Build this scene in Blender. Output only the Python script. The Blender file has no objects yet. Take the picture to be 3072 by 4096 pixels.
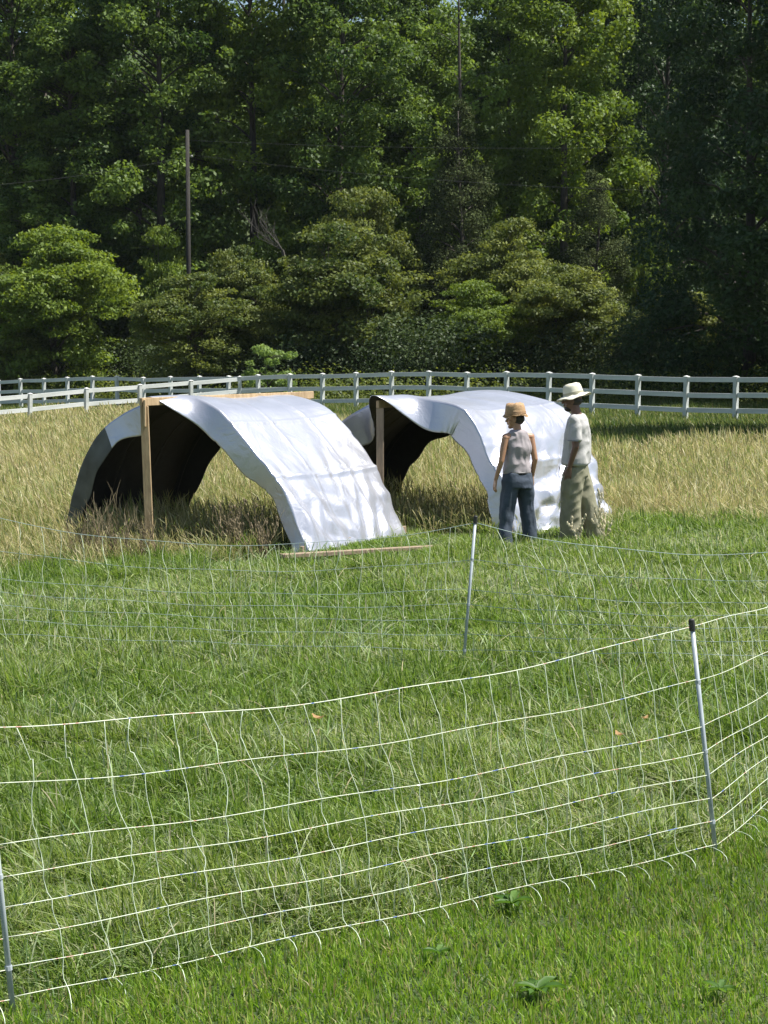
import bpy, math, random
import numpy as np
from mathutils import Vector, Matrix
rng = np.random.default_rng(7)
random.seed(5)
SC = bpy.context.scene
COL = SC.collection
F = 7650.0; PIT = math.atan(690/F); CAM = 2.33

# ------------------------------------------------------------------ setting-out helpers
def ray(px, py):
    x = (px-1536)/F; y = -(py-2048)/F
    return x, math.cos(PIT)+y*math.sin(PIT), -math.sin(PIT)+y*math.cos(PIT)
def at(px, py, Y):
    d = ray(px, py); k = Y/d[1]
    return Vector((d[0]*k, Y, CAM+d[2]*k))
def gz(x, y):
    x = np.asarray(x, float); y = np.asarray(y, float)
    t = np.clip((y-13)/8, 0, 1); t = t*t*(3-2*t)
    far = np.clip((y-68)/12, 0, 1)
    d = -0.062*np.clip(-x, 0, 22)*(1-0.35*far)
    b = 0.03*np.sin(x*0.9+y*0.35)*np.sin(y*0.21)*np.clip((y-24)/10, 0, 1)
    h = np.clip((y-124)/50, 0, 1); h = h*h*(3-2*h)
    return d*t + b + h*30
def gzf(x, y): return float(gz(x, y))

def smooth_noise(x, y, sc, seed):
    r = np.random.default_rng(seed); g = r.random((64, 64))
    u = np.asarray(x)/sc + 131.3; v = np.asarray(y)/sc + 77.7
    i = np.floor(u).astype(int); j = np.floor(v).astype(int)
    a = u-i; b = v-j; a = a*a*(3-2*a); b = b*b*(3-2*b)
    i0, i1, j0, j1 = i % 64, (i+1) % 64, j % 64, (j+1) % 64
    return (g[i0, j0]*(1-a)+g[i1, j0]*a)*(1-b)+(g[i0, j1]*(1-a)+g[i1, j1]*a)*b

# ------------------------------------------------------------------ mesh helpers
def np_mesh(name, V, faces_by_n, mats=(), parent=None, cols=None, tint=None, smooth=False, midx=None):
    """faces_by_n: list of int arrays (m,k)"""
    me = bpy.data.meshes.new(name)
    V = np.asarray(V, np.float32)
    me.vertices.add(len(V)); me.vertices.foreach_set('co', V.ravel())
    li = np.concatenate([f.ravel() for f in faces_by_n]).astype(np.int32)
    tot = np.concatenate([np.full(len(f), f.shape[1]) for f in faces_by_n]).astype(np.int32)
    st = np.concatenate([[0], np.cumsum(tot)[:-1]]).astype(np.int32)
    me.loops.add(len(li)); me.loops.foreach_set('vertex_index', li)
    me.polygons.add(len(tot)); me.polygons.foreach_set('loop_start', st); me.polygons.foreach_set('loop_total', tot)
    if midx is not None: me.polygons.foreach_set('material_index', np.asarray(midx, np.int32))
    me.update(calc_edges=True)
    if smooth: me.polygons.foreach_set('use_smooth', np.ones(len(tot), bool))
    if cols is not None:
        a = me.attributes.new('col', 'FLOAT_COLOR', 'POINT')
        c = np.ones((len(V), 4), np.float32); c[:, :3] = cols
        a.data.foreach_set('color', c.ravel())
    if tint is not None:
        a = me.attributes.new('tint', 'FLOAT', 'POINT'); a.data.foreach_set('value', np.asarray(tint, np.float32))
    o = bpy.data.objects.new(name, me); COL.objects.link(o)
    for m in mats: me.materials.append(m)
    if parent is not None: o.parent = parent
    return o

class MB:
    def __init__(s): s.v = []; s.f = []; s.m = []; s.cm = 0
    def add(s, vs, fs):
        b = len(s.v); s.v += [tuple(p) for p in vs]
        for f in fs: s.f.append([b+i for i in f]); s.m.append(s.cm)
    def box(s, c, size, M=None, bev=0.0):
        x, y, z = size[0]/2, size[1]/2, size[2]/2
        M = M or Matrix.Identity(3); c = Vector(c)
        if bev <= 0:
            vs = [c+M@Vector((i*x, j*y, k*z)) for i in (-1, 1) for j in (-1, 1) for k in (-1, 1)]
            s.add(vs, [(0,1,3,2),(4,6,7,5),(0,4,5,1),(2,3,7,6),(0,2,6,4),(1,5,7,3)]); return
        # long box with chamfered edges along its longest axis
        ax = max(range(3), key=lambda i: size[i]); o = [i for i in range(3) if i != ax]
        a, b = size[o[0]]/2, size[o[1]]/2; L = size[ax]/2
        ring = [(a-bev, -b), (a, -b+bev), (a, b-bev), (a-bev, b), (-a+bev, b), (-a, b-bev), (-a, -b+bev), (-a+bev, -b)]
        vs = []
        for e, sh in ((-L, 1-bev/max(a, b)), (-L+bev, 1), (L-bev, 1), (L, 1-bev/max(a, b))):
            for p, q in ring:
                w = [0, 0, 0]; w[o[0]] = p*sh; w[o[1]] = q*sh; w[ax] = e
                vs.append(c+M@Vector(w))
        fs = [[i*8+j, i*8+(j+1) % 8, i*8+8+(j+1) % 8, i*8+8+j] for i in range(3) for j in range(8)]
        fs += [list(range(7, -1, -1)), list(range(24, 32))]
        s.add(vs, fs)
    def bar(s, a, b, w, h, bev=0.0, up=(0, 0, 1)):
        a = Vector(a); b = Vector(b); d = (b-a); L = d.length; d.normalize()
        x = d.cross(Vector(up)).normalized(); z = x.cross(d)
        M = Matrix((x, d, z)).transposed()
        s.box((a+b)/2, (w, L, h), M, bev)
    def tube(s, pts, rad, n=6, cap=True):
        pts = [Vector(p) for p in pts]
        if not hasattr(rad, '__len__'): rad = [rad]*len(pts)
        vs = []; prev = None
        for i, p in enumerate(pts):
            d = (pts[min(i+1, len(pts)-1)]-pts[max(i-1, 0)])
            if d.length < 1e-9: d = Vector((0, 0, 1))
            d.normalize()
            if prev is None:
                r = Vector((1, 0, 0)) if abs(d.x) < .8 else Vector((0, 1, 0))
            else: r = prev
            x = (r-d*r.dot(d)).normalized(); prev = x; y = d.cross(x)
            for k in range(n):
                a = 2*math.pi*k/n; vs.append(p+(x*math.cos(a)+y*math.sin(a))*rad[i])
        fs = [[i*n+k, i*n+(k+1) % n, i*n+n+(k+1) % n, i*n+n+k] for i in range(len(pts)-1) for k in range(n)]
        if cap: fs += [list(range(n-1, -1, -1)), list(range((len(pts)-1)*n, len(pts)*n))]
        s.add(vs, fs)
    def lathe(s, prof, c=(0, 0, 0), n=24, M=None, sx=1, sy=1):
        M = M or Matrix.Identity(3); c = Vector(c); vs = []
        for r, z in prof:
            for k in range(n):
                a = 2*math.pi*k/n; vs.append(c+M@Vector((r*math.cos(a)*sx, r*math.sin(a)*sy, z)))
        fs = [[i*n+k, i*n+(k+1) % n, i*n+n+(k+1) % n, i*n+n+k] for i in range(len(prof)-1) for k in range(n)]
        s.add(vs, fs)
    def capsule(s, a, b, ra, rb, n=12):
        a = Vector(a); b = Vector(b); d = b-a; L = d.length; d = d.normalized() if L > 1e-6 else Vector((0, 0, 1))
        pts = []; rad = []
        for t in (90, 70, 45, 20, 0): pts.append(a-d*ra*math.sin(math.radians(t))); rad.append(max(ra*math.cos(math.radians(t)), 1e-4))
        for t in (0, 20, 45, 70, 90): pts.append(b+d*rb*math.sin(math.radians(t))); rad.append(max(rb*math.cos(math.radians(t)), 1e-4))
        s.tube(pts, rad, n)
    def ell(s, c, r, M=None, n=14):
        prof = [(max(math.cos(t), 1e-4), math.sin(t)) for t in np.linspace(-math.pi/2, math.pi/2, 10)]
        M = M or Matrix.Identity(3); D = Matrix.Diagonal(Vector(r)); b = len(s.v)
        s.lathe(prof, c, n, M@D)
        s.f.append([b+i for i in range(n-1, -1, -1)]); s.m.append(s.cm)
        s.f.append([b+9*n+i for i in range(n)]); s.m.append(s.cm)
    def loft(s, rings, n=20, pw=2.4):
        vs = []
        for cx, cy, z, rx, ry in rings:
            for k in range(n):
                a = 2*math.pi*k/n; c_, s_ = math.cos(a), math.sin(a)
                vs.append((cx+rx*math.copysign(abs(c_)**(2/pw), c_), cy+ry*math.copysign(abs(s_)**(2/pw), s_), z))
        fs = [[i*n+k, i*n+(k+1) % n, i*n+n+(k+1) % n, i*n+n+k] for i in range(len(rings)-1) for k in range(n)]
        fs += [list(range(n-1, -1, -1)), list(range((len(rings)-1)*n, len(rings)*n))]
        s.add(vs, fs)
    def build(s, name, mats, parent=None, smooth=False):
        me = bpy.data.meshes.new(name); me.from_pydata(s.v, [], s.f)
        if not isinstance(mats, (list, tuple)): mats = [mats]
        for m in mats: me.materials.append(m)
        me.polygons.foreach_set('material_index', s.m)
        if smooth: me.polygons.foreach_set('use_smooth', [True]*len(s.f))
        me.update()
        o = bpy.data.objects.new(name, me); COL.objects.link(o)
        if parent is not None: o.parent = parent
        return o

def tag(o, label=None, cat=None, group=None, kind=None):
    if label: o['label'] = label
    if cat: o['category'] = cat
    if group: o['group'] = group
    if kind: o['kind'] = kind
    return o
def empty(name, loc=(0, 0, 0), rz=0.0):
    o = bpy.data.objects.new(name, None); COL.objects.link(o)
    o.location = loc; o.rotation_euler = (0, 0, rz); o.empty_display_size = .2
    return o

# ------------------------------------------------------------------ materials
def mat(name):
    m = bpy.data.materials.new(name); m.use_nodes = True; nt = m.node_tree; nt.nodes.clear()
    out = nt.nodes.new('ShaderNodeOutputMaterial')
    return m, nt, out
def N(nt, t, **kw):
    n = nt.nodes.new(t)
    for k, v in kw.items():
        if k.startswith('i_'): n.inputs[k[2:].replace('_', ' ')].default_value = v
        else: setattr(n, k, v)
    return n
def ramp(nt, stops):
    r = nt.nodes.new('ShaderNodeValToRGB'); e = r.color_ramp.elements
    while len(e) < len(stops): e.new(.5)
    for i, (p, c) in enumerate(stops): e[i].position = p; e[i].color = (*c, 1)
    return r
def simple(name, c1, c2=None, rough=.7, scale=8, detail=4, metal=0, bump=0, bscale=None, stretch=None, spec=.5, transl=0, coord='Object'):
    m, nt, out = mat(name); L = nt.links.new
    p = N(nt, 'ShaderNodeBsdfPrincipled'); p.inputs['Roughness'].default_value = rough; p.inputs['Metallic'].default_value = metal
    p.inputs['Specular IOR Level'].default_value = spec
    tc = N(nt, 'ShaderNodeTexCoord'); src = tc.outputs[coord]
    if stretch:
        mp = N(nt, 'ShaderNodeMapping'); mp.inputs['Scale'].default_value = stretch; L(src, mp.inputs['Vector']); src = mp.outputs[0]
    nz = N(nt, 'ShaderNodeTexNoise'); nz.inputs['Scale'].default_value = scale; nz.inputs['Detail'].default_value = detail; L(src, nz.inputs['Vector'])
    r = ramp(nt, [(.3, c1), (.7, c2 or c1)]); L(nz.outputs['Fac'], r.inputs[0]); L(r.outputs[0], p.inputs['Base Color'])
    if bump:
        b = N(nt, 'ShaderNodeBump'); b.inputs['Strength'].default_value = bump; b.inputs['Distance'].default_value = .02
        n2 = N(nt, 'ShaderNodeTexNoise'); n2.inputs['Scale'].default_value = bscale or scale*3; n2.inputs['Detail'].default_value = 5; L(src, n2.inputs['Vector'])
        L(n2.outputs['Fac'], b.inputs['Height']); L(b.outputs[0], p.inputs['Normal'])
    if transl:
        t = N(nt, 'ShaderNodeBsdfTranslucent'); L(r.outputs[0], t.inputs[0]); mx = N(nt, 'ShaderNodeMixShader'); mx.inputs[0].default_value = transl
        L(p.outputs[0], mx.inputs[1]); L(t.outputs[0], mx.inputs[2]); L(mx.outputs[0], out.inputs[0])
    else: L(p.outputs[0], out.inputs[0])
    return m
def leaf_mat(name, lo, hi, rough=.55, tr=.4):
    """leaf colour runs from lo to hi with the leaf's own 'tint'; the whole plant shifts a little with its own random value"""
    m, nt, out = mat(name); L = nt.links.new
    at_ = N(nt, 'ShaderNodeAttribute', attribute_name='tint')
    oi = N(nt, 'ShaderNodeObjectInfo')
    a = N(nt, 'ShaderNodeMath', operation='MULTIPLY_ADD'); a.inputs[1].default_value = .25; L(oi.outputs['Random'], a.inputs[0]); L(at_.outputs['Fac'], a.inputs[2])
    s = N(nt, 'ShaderNodeMath', operation='SUBTRACT'); L(a.outputs[0], s.inputs[0]); s.inputs[1].default_value = .12
    mid = tuple((x+y)/2*.95 for x, y in zip(lo, hi))
    r = ramp(nt, [(0, lo), (.55, mid), (1, hi)]); L(s.outputs[0], r.inputs[0])
    p = N(nt, 'ShaderNodeBsdfPrincipled'); p.inputs['Roughness'].default_value = rough; p.inputs['Specular IOR Level'].default_value = .28 if rough < .9 else .05
    L(r.outputs[0], p.inputs['Base Color'])
    t = N(nt, 'ShaderNodeBsdfTranslucent')
    hs = N(nt, 'ShaderNodeHueSaturation'); hs.inputs['Hue'].default_value = .485; hs.inputs['Saturation'].default_value = 1.1; hs.inputs['Value'].default_value = 1.5
    L(r.outputs[0], hs.inputs['Color']); L(hs.outputs[0], t.inputs[0])
    mx = N(nt, 'ShaderNodeMixShader'); mx.inputs[0].default_value = tr
    L(p.outputs[0], mx.inputs[1]); L(t.outputs[0], mx.inputs[2]); L(mx.outputs[0], out.inputs[0])
    return m
def blade_mat(name, tr=.45, rough=.5):
    m, nt, out = mat(name); L = nt.links.new
    a = N(nt, 'ShaderNodeAttribute', attribute_name='col')
    p = N(nt, 'ShaderNodeBsdfPrincipled'); p.inputs['Roughness'].default_value = rough; p.inputs['Specular IOR Level'].default_value = .4
    L(a.outputs['Color'], p.inputs['Base Color'])
    t = N(nt, 'ShaderNodeBsdfTranslucent'); g = N(nt, 'ShaderNodeHueSaturation'); g.inputs['Value'].default_value = 1.3; g.inputs['Saturation'].default_value = 1.05
    L(a.outputs['Color'], g.inputs['Color']); L(g.outputs[0], t.inputs[0])
    mx = N(nt, 'ShaderNodeMixShader'); mx.inputs[0].default_value = tr
    L(p.outputs[0], mx.inputs[1]); L(t.outputs[0], mx.inputs[2]); L(mx.outputs[0], out.inputs[0])
    return m

M_bark = simple('bark', (.035, .028, .022), (.09, .075, .06), .9, 6, bump=.6, stretch=(4, 4, .6))
M_barklt = simple('pale_bark', (.05, .045, .037), (.10, .09, .075), .9, 6, bump=.5, stretch=(4, 4, .6))
M_leafA = leaf_mat('oak_leaf', (.022, .056, .011), (.180, .265, .048))
M_leafB = leaf_mat('bright_leaf', (.050, .100, .014), (.20, .27, .038))
M_leafC = leaf_mat('shrub_leaf', (.036, .068, .014), (.195, .225, .046))
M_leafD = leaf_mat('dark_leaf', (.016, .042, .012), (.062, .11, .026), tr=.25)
M_leafE = leaf_mat('cedar_leaf', (.035, .052, .020), (.105, .125, .050), rough=.95, tr=.15)
M_leafF = leaf_mat('sapling_leaf', (.11, .18, .04), (.23, .32, .09))
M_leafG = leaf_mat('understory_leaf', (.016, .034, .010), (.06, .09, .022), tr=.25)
M_blade = blade_mat('grass_blade')
M_straw = blade_mat('straw_blade', tr=.38, rough=.6)

# ------------------------------------------------------------------ world, sun, camera
SUN_AZ = Vector((0.997, -0.07)); EL = math.radians(61)
w = bpy.data.worlds.new('World'); SC.world = w; w.use_nodes = True; nt = w.node_tree
bg = nt.nodes['Background']; sky = nt.nodes.new('ShaderNodeTexSky'); sky.sky_type = 'NISHITA'; sky.sun_disc = False
sky.sun_elevation = EL; sky.sun_rotation = math.atan2(SUN_AZ.x, SUN_AZ.y); sky.air_density = 1.1; sky.dust_density = 1.2
nt.links.new(sky.outputs[0], bg.inputs[0]); bg.inputs[1].default_value = .075
sl = bpy.data.lights.new('sun', 'SUN'); sl.energy = 5.0; sl.angle = math.radians(.55); sl.color = (1, .965, .90)
so = bpy.data.objects.new('sun', sl); COL.objects.link(so)
d = Vector((SUN_AZ.normalized().x*math.cos(EL), SUN_AZ.normalized().y*math.cos(EL), math.sin(EL)))
so.rotation_euler = d.to_track_quat('Z', 'Y').to_euler()
so.location = (30, 10, 40)
cd = bpy.data.cameras.new('camera'); cam = bpy.data.objects.new('camera', cd); COL.objects.link(cam); SC.camera = cam
cd.sensor_fit = 'VERTICAL'; cd.sensor_height = 36; cd.sensor_width = 27; cd.lens = F/4096*36; cd.clip_end = 1500; cd.clip_start = .1
cam.location = (0, 0, CAM); cam.rotation_euler = (math.radians(90)-PIT, 0, 0)
SC.view_settings.view_transform = 'Standard'; SC.view_settings.look = 'None'; SC.view_settings.exposure = .92; SC.view_settings.gamma = 1
SC.cycles.max_bounces = 8; SC.cycles.transparent_max_bounces = 4; SC.cycles.use_denoising = True

# ------------------------------------------------------------------ where the grass changes
def y_gold(x): # near edge of the tall dry grass
    return np.interp(x, [-8, -4, -1.6, -.85, .1, .35, 1.0, 2.0, 3.0, 4.6, 8], [19.8, 20.4, 20.8, 21.3, 22.9, 22.5, 22.4, 22.7, 23.5, 23.2, 23.4]) + (smooth_noise(x, x*0, .7, 3)-.5)*.9
def y_goldfar(x):
    return np.interp(x, [-30, -6, -2, 1, 4, 9, 30], [76, 70, 53, 41, 35.5, 38, 41]) + (smooth_noise(x, x*0, 1.6, 4)-.5)*4
NETP = {'L': (-1.285, 6.48), 'R': (1.517, 8.50), 'LL': (-4.2, 4.5), 'RR': (3.15, 11.9)}
def y_net(x): return np.interp(x, [-4.2, -1.26, 1.536, 3.15], [4.5, 6.48, 8.50, 11.9])

# ground sheet
def graded(a, b, n, c=0, p=1.6):
    t = np.linspace(0, 1, n); return a+(b-a)*t**p
xs = np.concatenate([-graded(0, 260, 90)[::-1], graded(0, 260, 90)[1:]]); ys = np.concatenate([np.linspace(-60, 0, 12)[:-1], graded(0, 420, 170)])
X, Y = np.meshgrid(xs, ys); Z = gz(X, Y) + .012*(smooth_noise(X, Y, .6, 9)-.5)*(np.abs(X) < 12)
V = np.stack([X.ravel(), Y.ravel(), Z.ravel()], 1); nx = len(xs); ny = len(ys)
I = (np.arange(ny-1)[:, None]*nx+np.arange(nx-1)[None, :]).ravel()
gold = ((Y > y_gold(X.ravel()).reshape(X.shape)) & (Y < y_goldfar(X.ravel()).reshape(X.shape))).ravel()
M_g, nt, out = mat('soil_and_thatch'); L = nt.links.new
p = N(nt, 'ShaderNodeBsdfPrincipled'); p.inputs['Roughness'].default_value = .95
a = N(nt, 'ShaderNodeAttribute', attribute_name='tint'); tc = N(nt, 'ShaderNodeTexCoord')
n1 = N(nt, 'ShaderNodeTexNoise'); n1.inputs['Scale'].default_value = 1.7; n1.inputs['Detail'].default_value = 9; L(tc.outputs['Object'], n1.inputs['Vector'])
r1 = ramp(nt, [(.3, (.022, .040, .010)), (.55, (.045, .07, .018)), (.75, (.09, .10, .04))]); L(n1.outputs['Fac'], r1.inputs[0])
r2 = ramp(nt, [(.3, (.07, .062, .026)), (.7, (.17, .145, .065))]); L(n1.outputs['Fac'], r2.inputs[0])
mx = N(nt, 'ShaderNodeMixRGB'); L(a.outputs['Fac'], mx.inputs[0]); L(r1.outputs[0], mx.inputs[1]); L(r2.outputs[0], mx.inputs[2])
L(mx.outputs[0], p.inputs['Base Color']); L(p.outputs[0], out.inputs[0])
g = np_mesh('ground', V, [np.stack([I, I+1, I+1+nx, I+nx], 1)], [M_g], tint=gold.astype(float), smooth=True)
tag(g, kind='structure')

# ------------------------------------------------------------------ grass blades
def blades(name, x, y, h, wd, col, mats, prof, lean=.35, wind=(-.12, 0), z0=None, droop=.35):
    """prof = [(height fraction, width factor)...]; last one is the tip"""
    n = len(x); yaw = rng.random(n)*2*np.pi; la = rng.random(n)*2*np.pi; lm = rng.random(n)**1.3*lean
    lx = np.cos(la)*lm+wind[0]; ly = np.sin(la)*lm+wind[1]
    z0 = gz(x, y)-.01 if z0 is None else z0
    cx, cy = np.cos(yaw)*wd/2, np.sin(yaw)*wd/2
    k = len(prof); V = []; 
    for i, (t, wf) in enumerate(prof):
        bend = t+droop*t*t*2
        px = x+lx*h*bend; py = y+ly*h*bend; pz = z0+h*(t-droop*t*t*np.minimum(np.hypot(lx, ly)*1.6, .75))
        if i < k-1:
            V.append(np.stack([px-cx*wf, py-cy*wf, pz], 1)); V.append(np.stack([px+cx*wf, py+cy*wf, pz], 1))
        else: V.append(np.stack([px, py, pz], 1))
    m = 2*(k-1)+1; V = np.stack(V, 1).reshape(-1, 3); b = np.arange(n)*m
    qs = [np.stack([b+2*i, b+2*i+1, b+2*i+3, b+2*i+2], 1) for i in range(k-2)]
    tr = np.stack([b+2*k-4, b+2*k-3, b+2*k-2], 1)
    return np_mesh(name, V, [np.concatenate(qs), tr] if qs else [tr], mats, cols=np.repeat(col, m, 0))
def sample(y0, y1, n, pw=1.0, marg=1.22, add=.9):
    """points spread over the field of view and a margin either side, density falling off as y**-pw"""
    u = rng.random(n); e = 2-pw
    y = (y0**e+(y1**e-y0**e)*u)**(1/e) if abs(e) > 1e-6 else y0*(y1/y0)**u
    return (rng.random(n)*2-1)*(y*.2008*marg+add), y
def mixcol(n, pal, wts, jit=.18):
    pal = np.array(pal); i = rng.choice(len(pal), n, p=np.array(wts)/sum(wts))
    return pal[i]*(1+(rng.random((n, 1))-.5)*2*jit)*(1+(rng.random((n, 3))-.5)*.12)

GREEN = [(.112, .182, .024), (.175, .248, .038), (.25, .315, .075), (.062, .110, .022), (.34, .39, .19), (.46, .47, .29)]
# 1 the mown lawn on this side of the net
x, y = sample(4.2, 12.4, 400000, pw=1.1, marg=1.25, add=2.5)
k = (y < y_net(x)+.12*rng.random(len(x))) & (y > 4.2); x, y = x[k], y[k]
nz = smooth_noise(x, y, .35, 11); nb = smooth_noise(x, y, 1.1, 12)
h = .035+.05*rng.random(len(x))*(.5+nz); c = mixcol(len(x), [(.145, .255, .022), (.205, .310, .034), (.28, .36, .07), (.085, .165, .020), (.36, .35, .15), (.25, .22, .09)], [30, 30, 13, 15, 7, 5])
c = c*np.where(nb > .55, 1.0, .82)[:, None]
tag(blades('lawn_grass', x, y, h, .0045+.003*rng.random(len(x)), c, [M_blade], [(0, 1), (.55, .85), (1, 0)], lean=.55, wind=(-.05, -.05)),
    'short mown green grass of the lawn in front of the netting', 'grass', kind='stuff')
# 2 the longer pasture between the net and the dry grass
x, y = sample(5, 25.5, 900000, pw=1.25, marg=1.2, add=1.9)
k = (y > y_net(x)+.05) & (y < y_gold(x)+.9); x, y = x[k], y[k]
n1 = smooth_noise(x, y, .45, 21); n2 = smooth_noise(x, y, 1.5, 22); n3 = smooth_noise(x, y, .18, 23)
clump = np.clip(n1*.6+n3*.6, 0, 1)
k = rng.random(len(x)) < .55+.45*clump; x, y, n1, n2, n3, clump = [q[k] for q in (x, y, n1, n2, n3, clump)]
nn = y_gold(x)-y
h = (.07+.15*clump**1.5*(.5+rng.random(len(x))))*np.interp(nn, [-1, 0, 1.5, 4, 20], [1.5, 1.4, 1.15, 1, .85])
h *= np.interp(y-y_net(x), [0, .15, .5], [.4, .6, 1])
tq = (x+2.7)*.545+(y-21.4)*.839; vq = (x+2.7)*.839-(y-21.4)*.545      # trampled short beside the shelters
h *= np.where((vq > 1.2) & (vq < 3.2) & (tq > -.6) & (tq < 3.2), .34, 1)
tq = (x+.03)*.545+(y-23.1)*.839; vq = (x+.03)*.839-(y-23.1)*.545
h *= np.where((vq > 1.5) & (vq < 2.15) & (tq > -.3) & (tq < 2.8), .6, 1)
c = mixcol(len(x), GREEN, [22, 28, 22, 13, 10, 5])
pale = (n2 > .60) | ((y-y_net(x) < .9*n1+.25) & (rng.random(len(x)) < .7))
cp = mixcol(len(x), GREEN, [14, 22, 26, 8, 20, 10]); c = np.where(pale[:, None], cp, c)
dk = (n2 < .33) ; c = np.where(dk[:, None], c*np.array([.85, .92, .80]), c)
wdt = (.0045+.0035*rng.random(len(x)))*np.interp(y, [6, 12, 24], [1, 1.35, 1.9])
o = blades('pasture_grass', x, y, h, wdt, c, [M_blade], [(0, 1), (.4, 1), (.75, .7), (1, 0)], lean=.8, wind=(-.08, -.1), droop=.5)
tag(o, 'longer tufted green grass between the netting and the dry field', 'grass', kind='stuff')
# taller loose stems standing over it
x, y = sample(6.6, 24.5, 26000, pw=.9, marg=1.2); k = (y > y_net(x)+.1) & (y < y_gold(x)+.3); x, y = x[k], y[k]
n2 = smooth_noise(x, y, .8, 24); k = rng.random(len(x)) < n2**1.4*1.6; x, y = x[k], y[k]
c = mixcol(len(x), [(.36, .40, .23), (.26, .34, .14), (.18, .27, .08), (.42, .38, .22)], [4, 4, 4, 1])
o = blades('grass_stems', x, y, .10+.17*rng.random(len(x)), np.interp(y, [7, 24], [.0065, .012]), c, [M_straw], [(0, .8), (.35, .9), (.7, .9), (.9, .6), (1, 0)], lean=.75, wind=(0, 0), droop=.5)
tag(o, 'pale loose grass stems standing above the green pasture grass', 'grass', kind='stuff')

# 3 the tall dry grass round the shelters: tent feet are kept clear (filled in below)
U = Vector((.545, .839, 0)); VV = Vector((.839, -.545, 0))
TENTS = [Vector((-2.7, 21.4, 0)), Vector((-.03, 23.1, 0))]
TT = [(.72, 2.7), (.5, 2.45)]
FEET = [(1.49, 21.30), (2.2, 21.8)]
def clear_of(x, y, hw=.16):
    ok = np.ones(len(x), bool)
    for O, (t0, t1) in zip(TENTS, TT):
        t = (x-O.x)*U.x+(y-O.y)*U.y; v = (x-O.x)*VV.x+(y-O.y)*VV.y
        ok &= ~((t > t0-.5) & (t < t1+.3) & (np.abs(np.abs(v)-1.80) < hw))
        ok &= ~((t > t0-.2) & (t < t1+.1) & (v > 1.7) & (v < 2.1))
    for fx, fy in FEET: ok &= np.hypot(x-fx, y-fy) > .32
    return ok
x, y = sample(19, 74, 460000, pw=1.55, marg=1.25, add=1.2)
e = (smooth_noise(x, y, .5, 31)-.5)*1.2
k = (y > y_gold(x)+e) & (y < y_goldfar(x)) & clear_of(x, y); x, y = x[k], y[k]
n1 = smooth_noise(x, y, 1.3, 32); n2 = smooth_noise(x, y, 4, 33)
k = rng.random(len(x)) < .5+.6*n1; x, y, n1, n2 = x[k], y[k], n1[k], n2[k]
h = (.30+.38*rng.random(len(x))**1.5)*(.72+.5*n1)*np.interp(y-y_gold(x), [-.5, 1.5, 5], [.6, .85, 1.1])
c = mixcol(len(x), [(.46, .41, .20), (.38, .35, .15), (.60, .55, .34), (.28, .27, .10), (.20, .26, .07), (.34, .27, .14)], [30, 26, 15, 13, 12, 5])
grn = (rng.random(len(x)) < np.interp(n2+.4*n1, [.3, .8], [.46, .12])); c = np.where(grn[:, None], mixcol(len(x), [(.16, .20, .05), (.24, .25, .08)], [1, 1]), c)
wd = .0048*np.interp(y, [20, 40, 70], [1.0, 1.7, 3.0])
o = blades('dry_grass', x, y, h, wd, c, [M_straw], [(0, 1), (.45, .8), (.72, .7), (.84, 1.9), (.93, 1.3), (1, 0)], lean=.6, wind=(-.1, -.05), droop=.3)
tag(o, 'tall straw-coloured dry grass filling the field around the shelters', 'grass', kind='stuff')
# 4 short green grass by the far rails and beyond them
x, y = sample(34, 92, 190000, pw=1.2, marg=1.2, add=3)
k = (y > y_goldfar(x)-1.5); x, y = x[k], y[k]
c = mixcol(len(x), [(.070, .115, .024), (.12, .165, .035), (.19, .21, .06), (.30, .27, .11)], [30, 30, 18, 8])
o = blades('field_edge_grass', x, y, .10+.20*rng.random(len(x))*(.4+smooth_noise(x, y, 1.2, 41)), .016+.012*rng.random(len(x)), c, [M_blade], [(0, 1), (.5, .8), (1, 0)], lean=.5)
tag(o, 'green grass strip along the white rail fence by the trees', 'grass', kind='stuff')

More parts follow.
